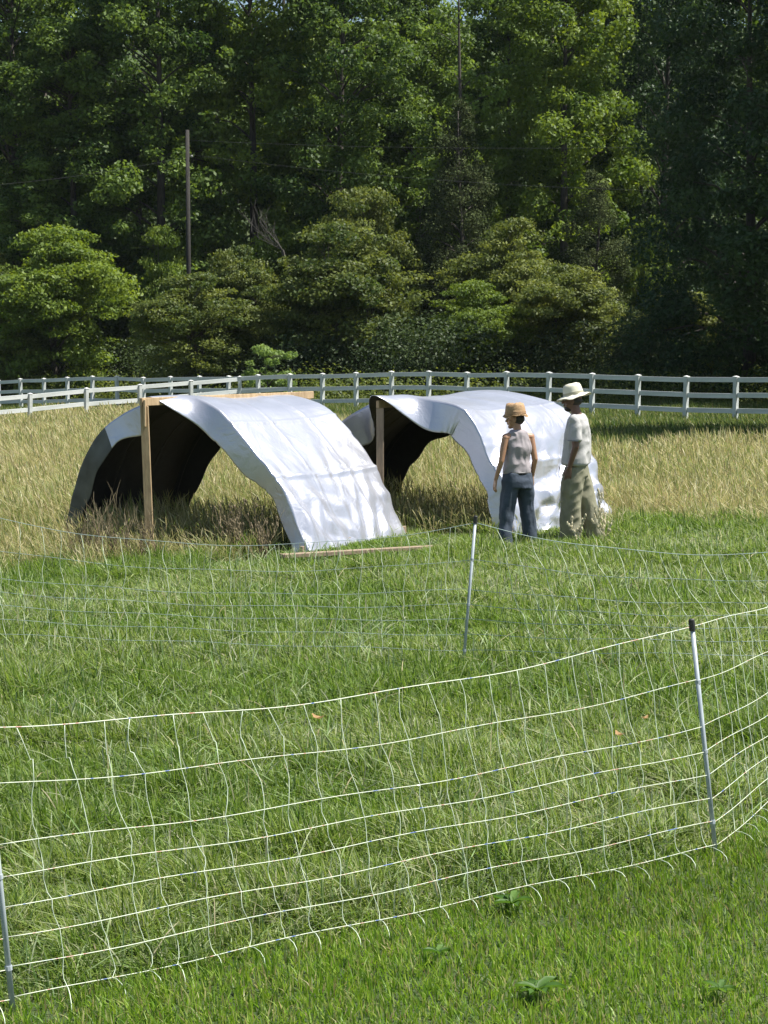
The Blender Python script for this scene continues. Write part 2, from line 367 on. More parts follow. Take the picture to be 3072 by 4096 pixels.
# ------------------------------------------------------------------ the white rail fences
M_vinyl = simple('white_vinyl', (.38, .41, .39), (.70, .72, .71), .5, 1.6, bump=.05)
M_cap = simple('vinyl_cap', (.80, .80, .76), (.86, .86, .80), .4, 5)
POSTH = 1.245
def rail_fence(pts, label, first_no_post=False):
    root = empty('rail_fence', (pts[0][0], pts[0][1], gzf(*pts[0]))); tag(root, label, 'fence'); o0 = root.location
    pm = MB(); pm.box((0, 0, (POSTH-.35)/2), (.128, .128, POSTH+.35), bev=.006)
    post0 = pm.build('post', M_vinyl); post0.parent = root
    cm = MB(); cm.box((0, 0, POSTH+.010), (.150, .150, .018)); cm.add([(-.066, -.066, POSTH+.02), (.066, -.066, POSTH+.02), (.066, .066, POSTH+.02), (-.066, .066, POSTH+.02), (0, 0, POSTH+.045)], [(0, 1, 4), (1, 2, 4), (2, 3, 4), (3, 0, 4)])
    cap0 = cm.build('post_cap', M_cap); cap0.parent = post0
    used = False
    tops = []
    for i, (x, y) in enumerate(pts):
        z = gzf(x, y)+random.uniform(-.02, .02); tops.append(z)
        j = (pts[min(i+1, len(pts)-1)][0]-pts[max(i-1, 0)][0], pts[min(i+1, len(pts)-1)][1]-pts[max(i-1, 0)][1])
        if i == 0 and first_no_post: continue
        if used: p = post0.copy(); COL.objects.link(p); p.parent = root; q = cap0.copy(); COL.objects.link(q); q.parent = p
        else: p = post0; used = True
        p.location = Vector((x, y, z))-o0; p.rotation_euler = (random.uniform(-.02, .02), random.uniform(-.02, .02), math.atan2(j[1], j[0]))
    rm = MB(); rm.box((0, 0, 0), (1, .042, .142), bev=.004); rail0 = rm.build('rail', M_vinyl); rail0.parent = root; first = True
    for i in range(len(pts)-1):
        a = Vector((*pts[i], tops[i])); b = Vector((*pts[i+1], tops[i+1]))
        for hh in (1.165, .715, .27):
            r = rail0 if first else rail0.copy()
            if not first: COL.objects.link(r); r.parent = root
            first = False
            d = b-a; dn = d.normalized(); gap = .066
            off = (.066 if not (i == 0 and first_no_post) else .1)
            P = a+dn*off; Q = b-dn*.066
            r.location = (P+Q)/2+Vector((0, 0, hh+random.uniform(-.012, .012)))-o0
            r.scale = ((Q-P).length, 1, 1); r.rotation_euler = (0, -math.asin(dn.z), math.atan2(d.y, d.x))
    return root
def fp(n): return (-2.22+1.24*n, 68.9-1.346*n)
rail_fence([fp(n) for n in range(16, -17, -1)], 'long white three-rail fence crossing the whole field below the trees')
JX = fp(-1)
lf = [JX]+[(JX[0]-1.28*i*1.22, JX[1]-1.0*i*1.05) for i in range(1, 10)]
LF = []
for i, px in enumerate([1160, 960, 765, 560, 345, 120, -120, -380]):
    Yd = 71.0-1.1*i if i else JX[1]
    Yd = [70.2, 71.2, 69.9, 68.5, 66.9, 65.3, 63.6, 61.8][i]
    LF.append(((px-1536)*Yd/F, Yd))
LF[0] = (JX[0], JX[1]+.0)
rail_fence(LF, 'nearer white rail fence running down left behind the first shelter', first_no_post=True)

# ------------------------------------------------------------------ tarp shelters
def tarp_mat():
    m, nt, out = mat('silver_tarp'); L = nt.links.new
    p = N(nt, 'ShaderNodeBsdfPrincipled'); p.inputs['Metallic'].default_value = .6; p.inputs['Roughness'].default_value = .31
    tc = N(nt, 'ShaderNodeTexCoord')
    n1 = N(nt, 'ShaderNodeTexNoise'); n1.inputs['Scale'].default_value = 3; n1.inputs['Detail'].default_value = 5; L(tc.outputs['Object'], n1.inputs['Vector'])
    r = ramp(nt, [(.3, (.46, .47, .52)), (.7, (.54, .55, .60))]); L(n1.outputs['Fac'], r.inputs[0]); L(r.outputs[0], p.inputs['Base Color'])
    v = N(nt, 'ShaderNodeTexNoise'); v.inputs['Scale'].default_value = 3.2; v.inputs['Detail'].default_value = 3; v.inputs['Distortion'].default_value = 1.2; L(tc.outputs['Object'], v.inputs['Vector'])
    mf = N(nt, 'ShaderNodeMath', operation='SUBTRACT'); L(v.outputs['Fac'], mf.inputs[0]); mf.inputs[1].default_value = .5
    ab = N(nt, 'ShaderNodeMath', operation='ABSOLUTE'); L(mf.outputs[0], ab.inputs[0])
    b = N(nt, 'ShaderNodeBump'); b.inputs['Strength'].default_value = .16; b.inputs['Distance'].default_value = .08; L(ab.outputs[0], b.inputs['Height'])
    wv = N(nt, 'ShaderNodeTexNoise'); wv.inputs['Scale'].default_value = 60; L(tc.outputs['Object'], wv.inputs['Vector'])
    b2 = N(nt, 'ShaderNodeBump'); b2.inputs['Strength'].default_value = .12; b2.inputs['Distance'].default_value = .01; L(wv.outputs['Fac'], b2.inputs['Height']); L(b.outputs[0], b2.inputs['Normal'])
    L(b2.outputs[0], p.inputs['Normal']); L(p.outputs[0], out.inputs[0]); return m
M_tarp = tarp_mat()
M_tarpin = simple('tarp_inside', (.011, .011, .013), (.020, .020, .021), .7, 14, bump=.2)
M_tarpshade = simple('shade_toned_tarp', (.040, .045, .036), (.10, .11, .10), .6, 4, bump=.2)  # dark olive puts the shade on the left front flaps into the tarp colour
M_wood = simple('sawn_lumber', (.30, .205, .11), (.48, .35, .20), .75, 5, stretch=(6, 6, 1), bump=.25)
M_woodold = simple('weathered_lumber', (.20, .145, .10), (.33, .25, .17), .85, 5, stretch=(8, 8, .8), bump=.3)
M_wire = simple('rusty_wire', (.05, .045, .04), (.09, .08, .07), .7, 20, metal=.3)

def profile(pts, n):
    """even spacing along a smoothed open polyline"""
    P = np.array(pts, float)
    for _ in range(2):
        Q = [P[0]]
        for a, b in zip(P[:-1], P[1:]): Q += [a*.75+b*.25, a*.25+b*.75]
        Q.append(P[-1]); P = np.array(Q)
    s = np.concatenate([[0], np.cumsum(np.hypot(*(P[1:]-P[:-1]).T))])
    t = np.linspace(0, s[-1], n)
    return np.stack([np.interp(t, s, P[:, 0]), np.interp(t, s, P[:, 1])], 1), t/s[-1]
def creases(a, b, seed, n=9, fr=(1.2, 4.0)):
    r = np.random.default_rng(seed); out = 0
    for k in range(n):
        th = r.uniform(0, np.pi); f = r.uniform(*fr); ph = r.random()*5
        u_ = (a*np.cos(th)+b*np.sin(th))*f+ph+.5*smooth_noise(a, b, .9, seed+40+k); tri = np.abs((u_ % 1)-.5)
        m_ = np.clip((smooth_noise(a, b, .55, seed+80+k)-.45)*4, 0, 1)
        out = out+(tri-.25)*m_/f
    return out
def shelter(idx, O, t0, t1, pf, pb, label, flap, crumple, beam, seed, ridge=1.68):
    root = empty('tarp_shelter', (O.x, O.y, 0)); tag(root, label, 'shelter', 'tarp-covered hoop shelters in the dry grass')
    def W(t, v, z): return U*t+VV*v+Vector((0, 0, z))
    nS, nT, nF = 241, 97, 15
    A, sA = profile(pf, nS); B, _ = profile(pb, nS)
    def nrm(P):
        d = np.gradient(P, axis=0); n = np.stack([d[:, 1], -d[:, 0]], 1); n /= np.linalg.norm(n, axis=1)[:, None]
        return n  # inward (towards the middle)
    nA, nB = nrm(A), nrm(B)
    # inward check
    if (nA[nS//2][1]) > 0: nA, nB = -nA, -nB
    fr = flap['front']; bk = flap['back']
    V = np.zeros((nT+2*nF, nS, 3)); 
    for j in range(nS):
        v0 = A[j, 0]; s = sA[j]
        ri = np.exp(-((v0-flap.get('rv', -.1))/.33)**2)                       # held up by the beam near the ridge
        dep = np.interp(s, [0, .08, .3, .45, .55, .7, .85, 1], fr)
        db = np.interp(s, [0, .08, .3, .45, .55, .7, .85, 1], bk)
        wob = .05*math.sin(s*23+seed)+.03*math.sin(s*51+seed*2)
        for i in range(nF):                       # front overhang, free edge first
            q = 1-i/nF
            inn = dep*(1-ri)*(1+wob*2)*(q**.9); axl = q*((t0-beam[0]-flap['tip'])*ri+.02*(1-ri)+.04*math.sin(s*17+seed))
            V[i, j] = (t0-axl, A[j, 0]+nA[j, 0]*inn, A[j, 1]+nA[j, 1]*inn-.03*q*(1-ri))
        for i in range(nT):
            f = i/(nT-1); P = A[j]*(1-f)+B[j]*f
            V[nF+i, j] = (t0+(t1-t0)*f, P[0], P[1]-.035*math.sin(f*math.pi)*(.4+.6*abs(math.sin(s*math.pi))) )
        for i in range(nF):
            q = (i+1)/nF; inn = db*(1-ri)*(1+wob*2)*(q**.9); axl = q*(.17*ri+.08*(1-ri))
            V[nF+nT+i, j] = (t1+axl, B[j, 0]+nB[j, 0]*inn, B[j, 1]+nB[j, 1]*inn-.03*q*(1-ri))
    # creases
    R = nT+2*nF
    tt = V[:, :, 0]; ss = np.tile(sA, (R, 1))*4.9
    nz = (smooth_noise(tt, ss, .6, seed)-.5)*.035+creases(tt, ss, seed+1)*.016
    low = np.clip((ss/4.9-.72)/.2, 0, 1)+np.clip((.2-ss/4.9)/.2, 0, 1)
    disp = nz+creases(tt, ss, seed+7, 9, (1.5, 4.5))*.17*np.clip(low, 0, 1.2)*crumple
    fd = .02*np.exp(-((ss/4.9-.83)/.005)**2)+.010*np.exp(-((ss/4.9-.68)/.004)**2)+.008*np.exp(-((tt-1.45)/.02)**2)+.008*np.exp(-((tt-2.15)/.02)**2)
    NN = np.concatenate([np.tile(nA, (R, 1, 1))], 0)
    V[:, :, 1] -= NN[:, :, 0]*(disp+fd); V[:, :, 2] -= NN[:, :, 1]*(disp+fd)
    if crumple > 1.5:                      # bunched material low on the sunny side
        for (tc_, sc_, rr, am) in ((1.0, .86, .32, .13), (1.9, .84, .25, -.10), (1.4, .93, .3, .08), (.75, .80, .25, .10), (2.2, .93, .2, .09)):
            g_ = np.exp(-(((tt-tc_)*.8+(ss/4.9-sc_)*4.0)/.10)**2-(((tt-tc_)-(ss/4.9-sc_)*3)/(rr*1.6))**2)
            V[:, :, 1] -= NN[:, :, 0]*g_*am; V[:, :, 2] -= NN[:, :, 1]*g_*am
    gg = np.array([[gzf(*(O+W(V[i, j, 0], V[i, j, 1], 0)).to_2d()) for j in (0, nS-1)] for i in range(R)])
    co = np.zeros((R, nS, 3)); co[:, :, 0] = U.x*V[:, :, 0]+VV.x*V[:, :, 1]; co[:, :, 1] = U.y*V[:, :, 0]+VV.y*V[:, :, 1]; co[:, :, 2] = V[:, :, 2]
    I = (np.arange(R-1)[:, None]*nS+np.arange(nS-1)[None, :]).ravel()
    t = np_mesh('tarp', co.reshape(-1, 3), [np.stack([I, I+1, I+1+nS, I+nS], 1)], [M_tarp, M_tarpin, M_tarpshade, M_tarpin], root, smooth=True,
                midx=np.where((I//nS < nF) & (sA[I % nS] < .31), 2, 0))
    sm = t.modifiers.new('thickness', 'SOLIDIFY'); sm.thickness = .004; sm.offset = 0; sm.material_offset = 1; sm.material_offset_rim = 0
    t['label'] = 'creased silver tarp with a black inside'
    # the ridge beam on its two posts
    b = MB(); a0 = W(beam[0]-.0, beam[2], ridge-.045); a1 = W(beam[1], beam[2], ridge-.045); b.bar(a0, a1, .04, .09, .004); b.build('ridge_beam', M_wood, root)
    for tq, nm in ((beam[0]+.06, 0), (beam[1]-.12, 1)):
        x0 = W(tq, beam[2], 0)+O; gb = gzf(x0.x, x0.y); b = MB()
        foot = W(tq, beam[2], gb-.12)+(Vector((beam[3], 0, 0)) if nm == 0 else Vector((0, 0, 0)))
        b.bar(foot, W(tq, beam[2], ridge-.092), .09, .045, .004, up=(0, 1, 0)); b.build('support_post', M_wood if idx == 0 else M_woodold, root)
    if idx == 0:
        b = MB(); b.bar(W(beam[0]+.03, beam[2]+.033, ridge-.02), W(beam[0]+.03, beam[2]+.033, ridge-.32), .022, .07, .003, up=(0, 1, 0)); b.build('cleat', M_wood, root)
    # hoops and base boards
    for f in (0, .33, .66, 1):
        P = A*(1-f)+B*f; nn = nA; b = MB()
        b.tube([W(t0+(t1-t0)*f+.01, P[j, 0]+nn[j, 0]*.055, P[j, 1]+nn[j, 1]*.05) for j in range(0, nS, 8)], .006, 6); b.build('hoop', M_wire, root, True)
    for j, sd in ((1, -1), (nS-2, 1)):
        b = MB(); p0 = W(t0-.05, A[j, 0]-sd*.09, 0); p1 = W(t1+.10, B[j, 0]-sd*.09, 0)
        p0.z = gzf(*(O+p0).to_2d())+.06; p1.z = gzf(*(O+p1).to_2d())+.06
        b.bar(p0, p1, .04, .09, .004); b.build('base_board', M_woodold, root)
    return root
pf = [(-1.90, -.26), (-1.83, .1), (-1.69, .56), (-1.51, .95), (-1.25, 1.26), (-.86, 1.50), (-.38, 1.65), (-.05, 1.70), (.22, 1.66), (.50, 1.55), (.66, 1.42), (.98, 1.10), (1.28, .82), (1.57, .41), (1.79, .0)]
pb = [(-1.93, -.26), (-1.86, .1), (-1.72, .56), (-1.52, .95), (-1.27, 1.26), (-.88, 1.50), (-.38, 1.66), (-.0, 1.67), (.3, 1.63), (.66, 1.53), (.92, 1.28), (1.18, 1.00), (1.36, .78), (1.55, .50), (1.80, -.04)]
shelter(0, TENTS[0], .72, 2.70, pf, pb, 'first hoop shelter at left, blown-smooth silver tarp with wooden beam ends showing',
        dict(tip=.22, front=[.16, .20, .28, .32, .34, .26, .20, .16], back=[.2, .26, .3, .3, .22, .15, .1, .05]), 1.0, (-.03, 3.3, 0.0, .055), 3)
qf = [(-1.80, -.05), (-1.72, .3), (-1.55, .72), (-1.30, 1.02), (-.95, 1.28), (-.66, 1.48), (-.30, 1.62), (.0, 1.66), (.35, 1.60), (.80, 1.54), (1.0, 1.36), (1.14, 1.10), (1.27, .78), (1.46, .42), (1.62, .0)]
qb = [(-1.85, -.1), (-1.76, .3), (-1.60, .72), (-1.36, 1.06), (-.98, 1.36), (-.60, 1.54), (-.20, 1.655), (.2, 1.665), (.55, 1.64), (1.0, 1.56), (1.30, 1.42), (1.50, 1.10), (1.66, .74), (1.77, .40), (1.86, .0)]
shelter(1, TENTS[1], .5, 2.45, qf, qb, 'second hoop shelter behind the two people, its silver tarp crumpled near the ground',
        dict(tip=-.06, front=[.26, .30, .38, .42, .40, .30, .24, .16], back=[.25, .34, .42, .38, .3, .2, .1, .05], rv=-.08), 2.0, (.0, 3.1, -.06, .0), 17, ridge=1.595)

# ------------------------------------------------------------------ boards, weeds
def lying_board(a, b, wd, th, label):
    mid = (Vector(a)+Vector(b))/2; m = MB(); m.bar(Vector(a)-mid, Vector(b)-mid, wd, th, .004); mid.z -= .045; o = m.build('wooden_board', M_woodold); o.location = mid
    return tag(o, label, 'board')
p0 = Vector((-1.10, 20.35, .065)); p1 = Vector((.86, 21.25, .08))
lying_board(p0, p1, .10, .045, 'pale sawn board lying in the grass before the first shelter')

def twig(mb, p, d, L, r, depth, spread=.6):
    pts = [p]; q = Vector(p); dd = Vector(d)
    for i in range(4):
        dd = (dd+Vector((random.uniform(-.25, .25), random.uniform(-.25, .25), random.uniform(-.05, .22)))).normalized(); q = q+dd*L/4; pts.append(q.copy())
    mb.tube(pts, [r, r*.9, r*.8, r*.65, r*.4], 5)
    if depth > 0:
        for i in (1, 2, 3, 4):
            if random.random() < .85:
                nd = (dd+Vector((random.uniform(-1, 1), random.uniform(-1, 1), random.uniform(.0, .6)))*spread).normalized()
                twig(mb, pts[i], nd, L*.55, r*.6, depth-1, spread)
M_weedbr = simple('dead_stalk', (.11, .085, .05), (.24, .19, .11), .9, 20)
M_weedpale = simple('dry_seed_stalk', (.52, .46, .30), (.72, .66, .46), .85, 25, transl=.2)
def dead_weed(px, Y, hgt, n, label, m=M_weedbr, seedheads=False, lean=(0, 0), group='dead weeds by the shelters', r=.007):
    x = (px-1536)*Y/F; o = MB()
    for i in range(n):
        d = Vector((random.uniform(-.5, .5)+lean[0], random.uniform(-.4, .4)+lean[1], 1)).normalized()
        twig(o, Vector((random.uniform(-.06, .06), random.uniform(-.06, .06), 0)), d, hgt*random.uniform(.7, 1), r, 1 if hgt < .3 else 2)
    root = empty('dead_weed', (x, Y, gzf(x, Y))); tag(root, label, 'weed', group)
    if seedheads:
        s = o
        vs = [Vector(v) for v in o.v]; 
        for _ in range(60):
            c = random.choice(vs)
            if c.z < hgt*.25: continue
            s.ell(c, (.011, .011, .02), n=6)
    o.build('stalk', m, root)
    return root
for a in [(330, 21.0, .56, 6, 'branching brown weed at the left foot of the first shelter'),
          (400, 20.9, .62, 6, 'tall forked dead weed inside the dark mouth of first shelter'),
          (470, 20.8, .48, 6, 'knee-high dead weed left of the first shelter post'),
          (545, 20.75, .45, 5, 'dead weed touching the wooden post of the first shelter'),
          (625, 20.8, .40, 5, 'small hooked dead weed right of the wooden post')]: dead_weed(*a)
dead_weed(930, 21.2, .5, 10, 'spray of brown dock stalks in the opening of first shelter', M_weedbr, True)
dead_weed(1040, 20.9, .38, 8, 'shorter brown dock stalks beside the silver tarp foot', M_weedbr, True)
dead_weed(2425, 21.5, .46, 2, 'cream dry stalk leaning beside the trousers of the man', M_weedpale, True, (-.62, 0), None, .010)
dead_weed(2318, 21.45, .26, 2, 'short cream seed stalk between the legs of the man', M_weedpale, True, (-.05, 0), None, .006)

M_weedleaf = leaf_mat('broad_weed_leaf', (.05, .12, .02), (.11, .20, .04), rough=.5)
def rosette(px, py, n, L, label):
    d = ray(px, py); k = CAM/-d[2]; x, y = d[0]*k, d[1]*k; m = MB(); tnt = []
    for i in range(n):
        a = i*2.4+random.random()*.4; l = L*random.uniform(.6, 1); up = random.uniform(.35, .9); wv = l*.2; pts = []
        for j in range(6):
            t = j/5; wq = wv*math.sin(math.pi*min(1, .12+t*.88))*(1+.15*math.sin(j*2.6)) if j < 5 else .001
            r = l*t; z = .01+l*up*(t-.75*t*t)
            c_, s_ = math.cos(a), math.sin(a)
            pts += [(r*c_-wq*s_, r*s_+wq*c_, z+.012), (r*c_, r*s_, z), (r*c_+wq*s_, r*s_-wq*c_, z+.012)]
        m.add(pts, [[j*3+q, j*3+q+1, j*3+q+4, j*3+q+3] for j in range(5) for q in (0, 1)]); tnt += [random.random()]*18
    o = m.build('broadleaf_weed', M_weedleaf, smooth=True); o.location = (x, y, gzf(x, y)+.03)
    at_ = o.data.attributes.new('tint', 'FLOAT', 'POINT'); at_.data.foreach_set('value', tnt)
    return tag(o, label, 'weed')
rosette(2150, 4010, 10, .11, 'broad-leaved weed rosette in the lawn near bottom edge')
rosette(2050, 3655, 7, .10, 'small glossy weed just outside the bottom netting strand')
rosette(2880, 4010, 6, .07, 'tiny broad-leaved weed in the lawn, bottom right corner')
rosette(1750, 3860, 5, .07, 'low clover-like weed in the middle of the lawn')
M_deadleaf = simple('dead_leaf', (.30, .17, .07), (.48, .30, .14), .8, 30, transl=.3)
def fallen_leaf(px, py, L, label):
    d = ray(px, py); k = (CAM-.14)/-d[2]; x, y = d[0]*k, d[1]*k; m = MB(); a = random.random()*6; pts = []
    for j in range(6):
        t = j/5; wq = L*.28*math.sin(math.pi*(.08+.88*t))*(1 if j % 2 else .72); r = L*(t-.5)
        for q in (-1, 0, 1): pts.append((r*math.cos(a)-q*wq*math.sin(a), r*math.sin(a)+q*wq*math.cos(a), abs(q)*.35*wq+L*.5*(t-.5)**2*2))
    m.add(pts, [[j*3+q, j*3+q+1, j*3+q+4, j*3+q+3] for j in range(5) for q in (0, 1)])
    o = m.build('fallen_leaf', M_deadleaf); o.location = (x, y, .13); return tag(o, label, 'leaf')
fallen_leaf(1272, 2868, .10, 'curled tan dead leaf just under the top netting strand')
fallen_leaf(2580, 2868, .07, 'rusty dead leaf in the grass left of the netting post')
fallen_leaf(2478, 2935, .09, 'orange dead leaf lying on grass between two strands')

# ------------------------------------------------------------------ electric netting
def net_mat():
    m, nt, out = mat('poly_strand'); L = nt.links.new
    p = N(nt, 'ShaderNodeBsdfPrincipled'); p.inputs['Roughness'].default_value = .5
    tc = N(nt, 'ShaderNodeTexCoord'); n = N(nt, 'ShaderNodeTexNoise'); n.inputs['Scale'].default_value = 22; n.inputs['Detail'].default_value = 2; L(tc.outputs['Object'], n.inputs['Vector'])
    r = ramp(nt, [(.33, (.10, .16, .45)), (.39, (.58, .63, .50)), (.60, (.62, .65, .50)), (.64, (.50, .20, .16)), (.68, (.58, .62, .48))]); L(n.outputs['Fac'], r.inputs[0])
    L(r.outputs[0], p.inputs['Base Color']); L(p.outputs[0], out.inputs[0]); return m
M_str = net_mat()
M_ver = simple('plastic_string', (.56, .64, .48), (.70, .77, .60), .5, 10)
M_npost = simple('net_post_plastic', (.30, .34, .37), (.42, .46, .49), .35, 12)
M_black = simple('black_plastic', (.012, .012, .012), (.025, .025, .025), .5, 12)
HGT = [1.05, .80, .59, .48, .375, .265, .155, .045]
M_ver2 = simple('far_string', (.55, .62, .44), (.66, .72, .54), .6, 12)
M_str2 = simple('far_strand', (.26, .36, .36), (.40, .46, .42), .5, 30)
def section(root, A, B, topA, topB, sag, seed, slant=0, nv=23, rad=.0017, u_range=(0, 1), org=Vector((0, 0, 0)), wav=.023):
    rnd = random.Random(seed); m = MB(); m.cm = 0
    ga, gb = gzf(*A), gzf(*B)
    def P(u, h):
        q = h/1.07
        if seed == 1 and h > .9: h -= .045*(1-u)
        x = A[0]*(1-u)+B[0]*u+(topA[0]*(1-u)+topB[0]*u)*q; y = A[1]*(1-u)+B[1]*u+(topA[1]*(1-u)+topB[1]*u)*q
        s_ = 4*u*(1-u)*sag*(h/1.05)**1.5
        z = (ga*(1-u)+gb*u)+h-s_+.006*math.sin(u*19+h*9+seed)
        return Vector((x, y, z))-org
    for j, h in enumerate(HGT):
        if j == 0: hs = lambda u, h=h: h
        m.tube([P(i/48, h) for i in range(49)], rad*(1.25 if j == 0 else 1), 5)
    m.cm = 1
    for k in range(1, nv):
        u0 = k/nv+rnd.uniform(-.006, .006); ph = rnd.random()*6; pts = []
        for j in range(len(HGT)-1):
            n = 6 if j == 0 else 4; kk = rnd.uniform(-1, 1)
            for i in range(n):
                f = i/n; h = HGT[j]*(1-f)+HGT[j+1]*f
                off = math.sin(f*math.pi)*kk*wav*(HGT[j]-HGT[j+1])**.5*2.2 if i else 0
                u = u0+slant*(1.05-h)+off/3.6+.0035*math.sin(ph+h*11)
                q = P(u, h); q.y += math.sin(f*math.pi)*rnd.uniform(-.01, .02); pts.append(q)
        u = u0+slant*1.0; q = P(u, HGT[-1]); pts.append(q)
        d = Vector((rnd.uniform(.03, .07), -rnd.uniform(.07, .14), 0))
        pts += [q+d*.35+Vector((0, 0, .008)), q+d*.75+Vector((0, 0, .004)), q+d+Vector((0, 0, -.012)), q+d*1.1+Vector((.0, 0, -.045))]
        m.tube(pts, rad*(.95 if seed < 4 else 1.3), 4)
    o = m.build('netting', [M_str2, M_ver2] if seed > 3 else [M_str, M_ver], root, True)
    o['label'] = 'white strands and wavy uprights of netting'
def net_post(root, A, top, org, lift=1.075):
    b = Vector((A[0], A[1], gzf(*A)-.1))-org; t = Vector((A[0]+top[0], A[1]+top[1], gzf(*A)+lift))-org
    m = MB(); d = (t-b).normalized(); m.tube([b, t-d*.05], .0105, 10); o = m.build('post', M_npost, root, True)
    c = MB(); c.tube([t-d*.05, t-d*.049, t, t+d*.004], [.0125, .015, .014, .009], 10); c.build('post_cap', M_black, o)
    for hh in (.8, .48, .155):
        c = MB(); q = b+d*(hh+.1); c.tube([q-d*.008, q+d*.008], .0135, 8); c.build('clip', M_npost, o)
org = Vector((1.517, 8.50, 0)); near = empty('electric_netting', org); tag(near, 'nearest white electric netting fence crossing the foreground lawn', 'fence')
tL, tR, tX = (-.095, 0), (-.135, .02), (0, 0)
section(near, NETP['L'], NETP['R'], tL, tR, .095, 1, slant=.02, org=org)
section(near, NETP['R'], NETP['RR'], tR, (0, 0), .07, 2, slant=.03, org=org)
section(near, NETP['LL'], NETP['L'], (0, 0), tL, .07, 3, slant=.02, org=org)
net_post(near, NETP['L'], tL, org); net_post(near, NETP['R'], tR, org); net_post(near, NETP['RR'], (0, 0), org); net_post(near, NETP['LL'], (0, 0), org)
B0 = (.546, 13.3); org = Vector((*B0, 0)); far = empty('electric_netting', org); tag(far, 'farther sagging electric netting hung on the post before the people', 'fence')
BL = (-3.02, 14.15); BR = (3.95, 13.1); tB = (.095, 0)
section(far, BL, B0, (0, 0), tB, .19, 4, slant=.015, org=org, rad=.0015, wav=.02)
section(far, B0, BR, tB, (-.1, -.1), .20, 5, slant=.11, org=org, rad=.0018, wav=.028)
net_post(far, B0, tB, org, 1.10); net_post(far, BL, (0, 0), org); net_post(far, BR, (-.1, -.1), org)

# ------------------------------------------------------------------ utility pole and lines
M_pole = simple('pole_wood', (.022, .020, .018), (.04, .036, .03), .95, 4, stretch=(5, 5, .5), bump=.3)
PY = 91.0; PX = (760-1536)*PY/F; pt = at(760, 520, PY)
pole = empty('utility_pole', (PX, PY, gzf(PX, PY))); tag(pole, 'dark wooden utility pole standing among the shrubs at left', 'utility pole')
m = MB(); m.tube([(0, 0, -.3), (0, 0, 6), (0, 0, pt.z-pole.location.z)], [.125, .11, .09], 12); m.build('pole', M_pole, pole, True)
m = MB(); m.tube([(.12, 0, 0), (.2, 0, 0)], .03, 8); m.tube([(.2, 0, -.05), (.2, 0, .0), (.2, 0, .06)], [.045, .06, .035], 10); ins = m.build('insulator', simple('porcelain', (.28, .27, .25), (.34, .33, .3), .3), pole, True)
ins.location = (0, 0, at(760, 625, PY).z-pole.location.z)
M_cable = simple('line_wire', (.06, .06, .06), (.09, .09, .09), .9, 10)
def cable(a, b, sag, label):
    m = MB(); a = Vector(a); b = Vector(b); pts = []
    for i in range(41):
        t = i/40; q = a*(1-t)+b*t; q.z -= 4*sag*t*(1-t); pts.append(q-a)
    m.tube(pts, .0055, 5); o = m.build('power_line', M_cable, None, True); o.location = a; tag(o, label, 'power line')
a = Vector((PX+.25, PY, at(760, 625, PY).z+.06))
cable(a, at(3400, 770, 79), .5, 'thin wire running right from the utility pole past the trees')
cable(at(3500, 560, 79), (PX+.12, PY+.13, at(760, 560, PY).z), .35, 'upper thin wire crossing the dark trees at right')
cable((PX-.17, PY, at(760, 630, PY).z), at(-400, 760, 88), .3, 'faint wire running left from the utility pole')

# ------------------------------------------------------------------ trees
def cloud(cl, n, size, up=.5, seed=0, shell=.45, squash=1.0):
    """cl: clumps (x,y,z,rx,ry,rz,tint); leaf-sized rhombi spread through each clump"""
    r = np.random.default_rng(seed); cl = np.array(cl, float); k = len(cl)
    wt = (cl[:, 3]*cl[:, 4]*cl[:, 5])**.62; idx = r.choice(k, n, p=wt/wt.sum()); C_ = cl[idx]
    d = r.normal(size=(n, 3)); d /= np.linalg.norm(d, axis=1)[:, None]
    rr = (shell+(1-shell)*r.random(n))**.8*(1+.18*r.normal(size=n)*.5)
    p = C_[:, :3]+d*C_[:, 3:6]*rr[:, None]
    nrm = d*.55+np.array([0, 0, up])+r.normal(size=(n, 3))*.5; nrm /= np.linalg.norm(nrm, axis=1)[:, None]
    t = np.cross(nrm, r.normal(size=(n, 3))); t /= np.linalg.norm(t, axis=1)[:, None]+1e-9; b = np.cross(nrm, t)
    s = size*(.6+.8*r.random(n))[:, None]
    V = np.stack([p-t*s*.5, p+b*s*.3-nrm*s*.05, p+t*s*.5-nrm*s*.12*squash, p-b*s*.3-nrm*s*.05], 1).reshape(-1, 3)
    I = np.arange(n)*4
    tint = np.clip(C_[:, 6]*.6+r.random(n)*.4, 0, 1)
    return V, np.stack([I, I+1, I+2, I+3], 1), np.repeat(tint, 4)
def trunk_mesh(mb, H, r0, ends, lean=(0, 0), n=7, forks=.35):
    rnd = random.Random(int(H*100)+len(ends))
    pts = [Vector((lean[0]*t*t*H+.12*math.sin(t*5), lean[1]*t*t*H+.1*math.cos(t*4)-.1, H*t)) for t in np.linspace(0, 1, 9)]
    pts[0].z = -.4
    mb.tube(pts, [r0*1.25]+[r0*(1-.88*t) for t in np.linspace(0, 1, 9)[1:]], n)
    for e in ends:
        e = Vector(e); zt = max(.12*H, min(.93*H, e.z-.45*math.hypot(e.x, e.y)))
        i = min(7, max(0, int(zt/H*8))); st = pts[i].lerp(pts[i+1], zt/H*8-i); mid = st.lerp(e, .5)+Vector((rnd.uniform(-.2, .2), rnd.uniform(-.2, .2), .12*(e-st).length))
        rr = max(.025, r0*.32*(1-.7*zt/H)); mb.tube([st, st.lerp(mid, .5)+Vector((0, 0, .05)), mid, e], [rr, rr*.8, rr*.55, rr*.2], 5)
TM = {}
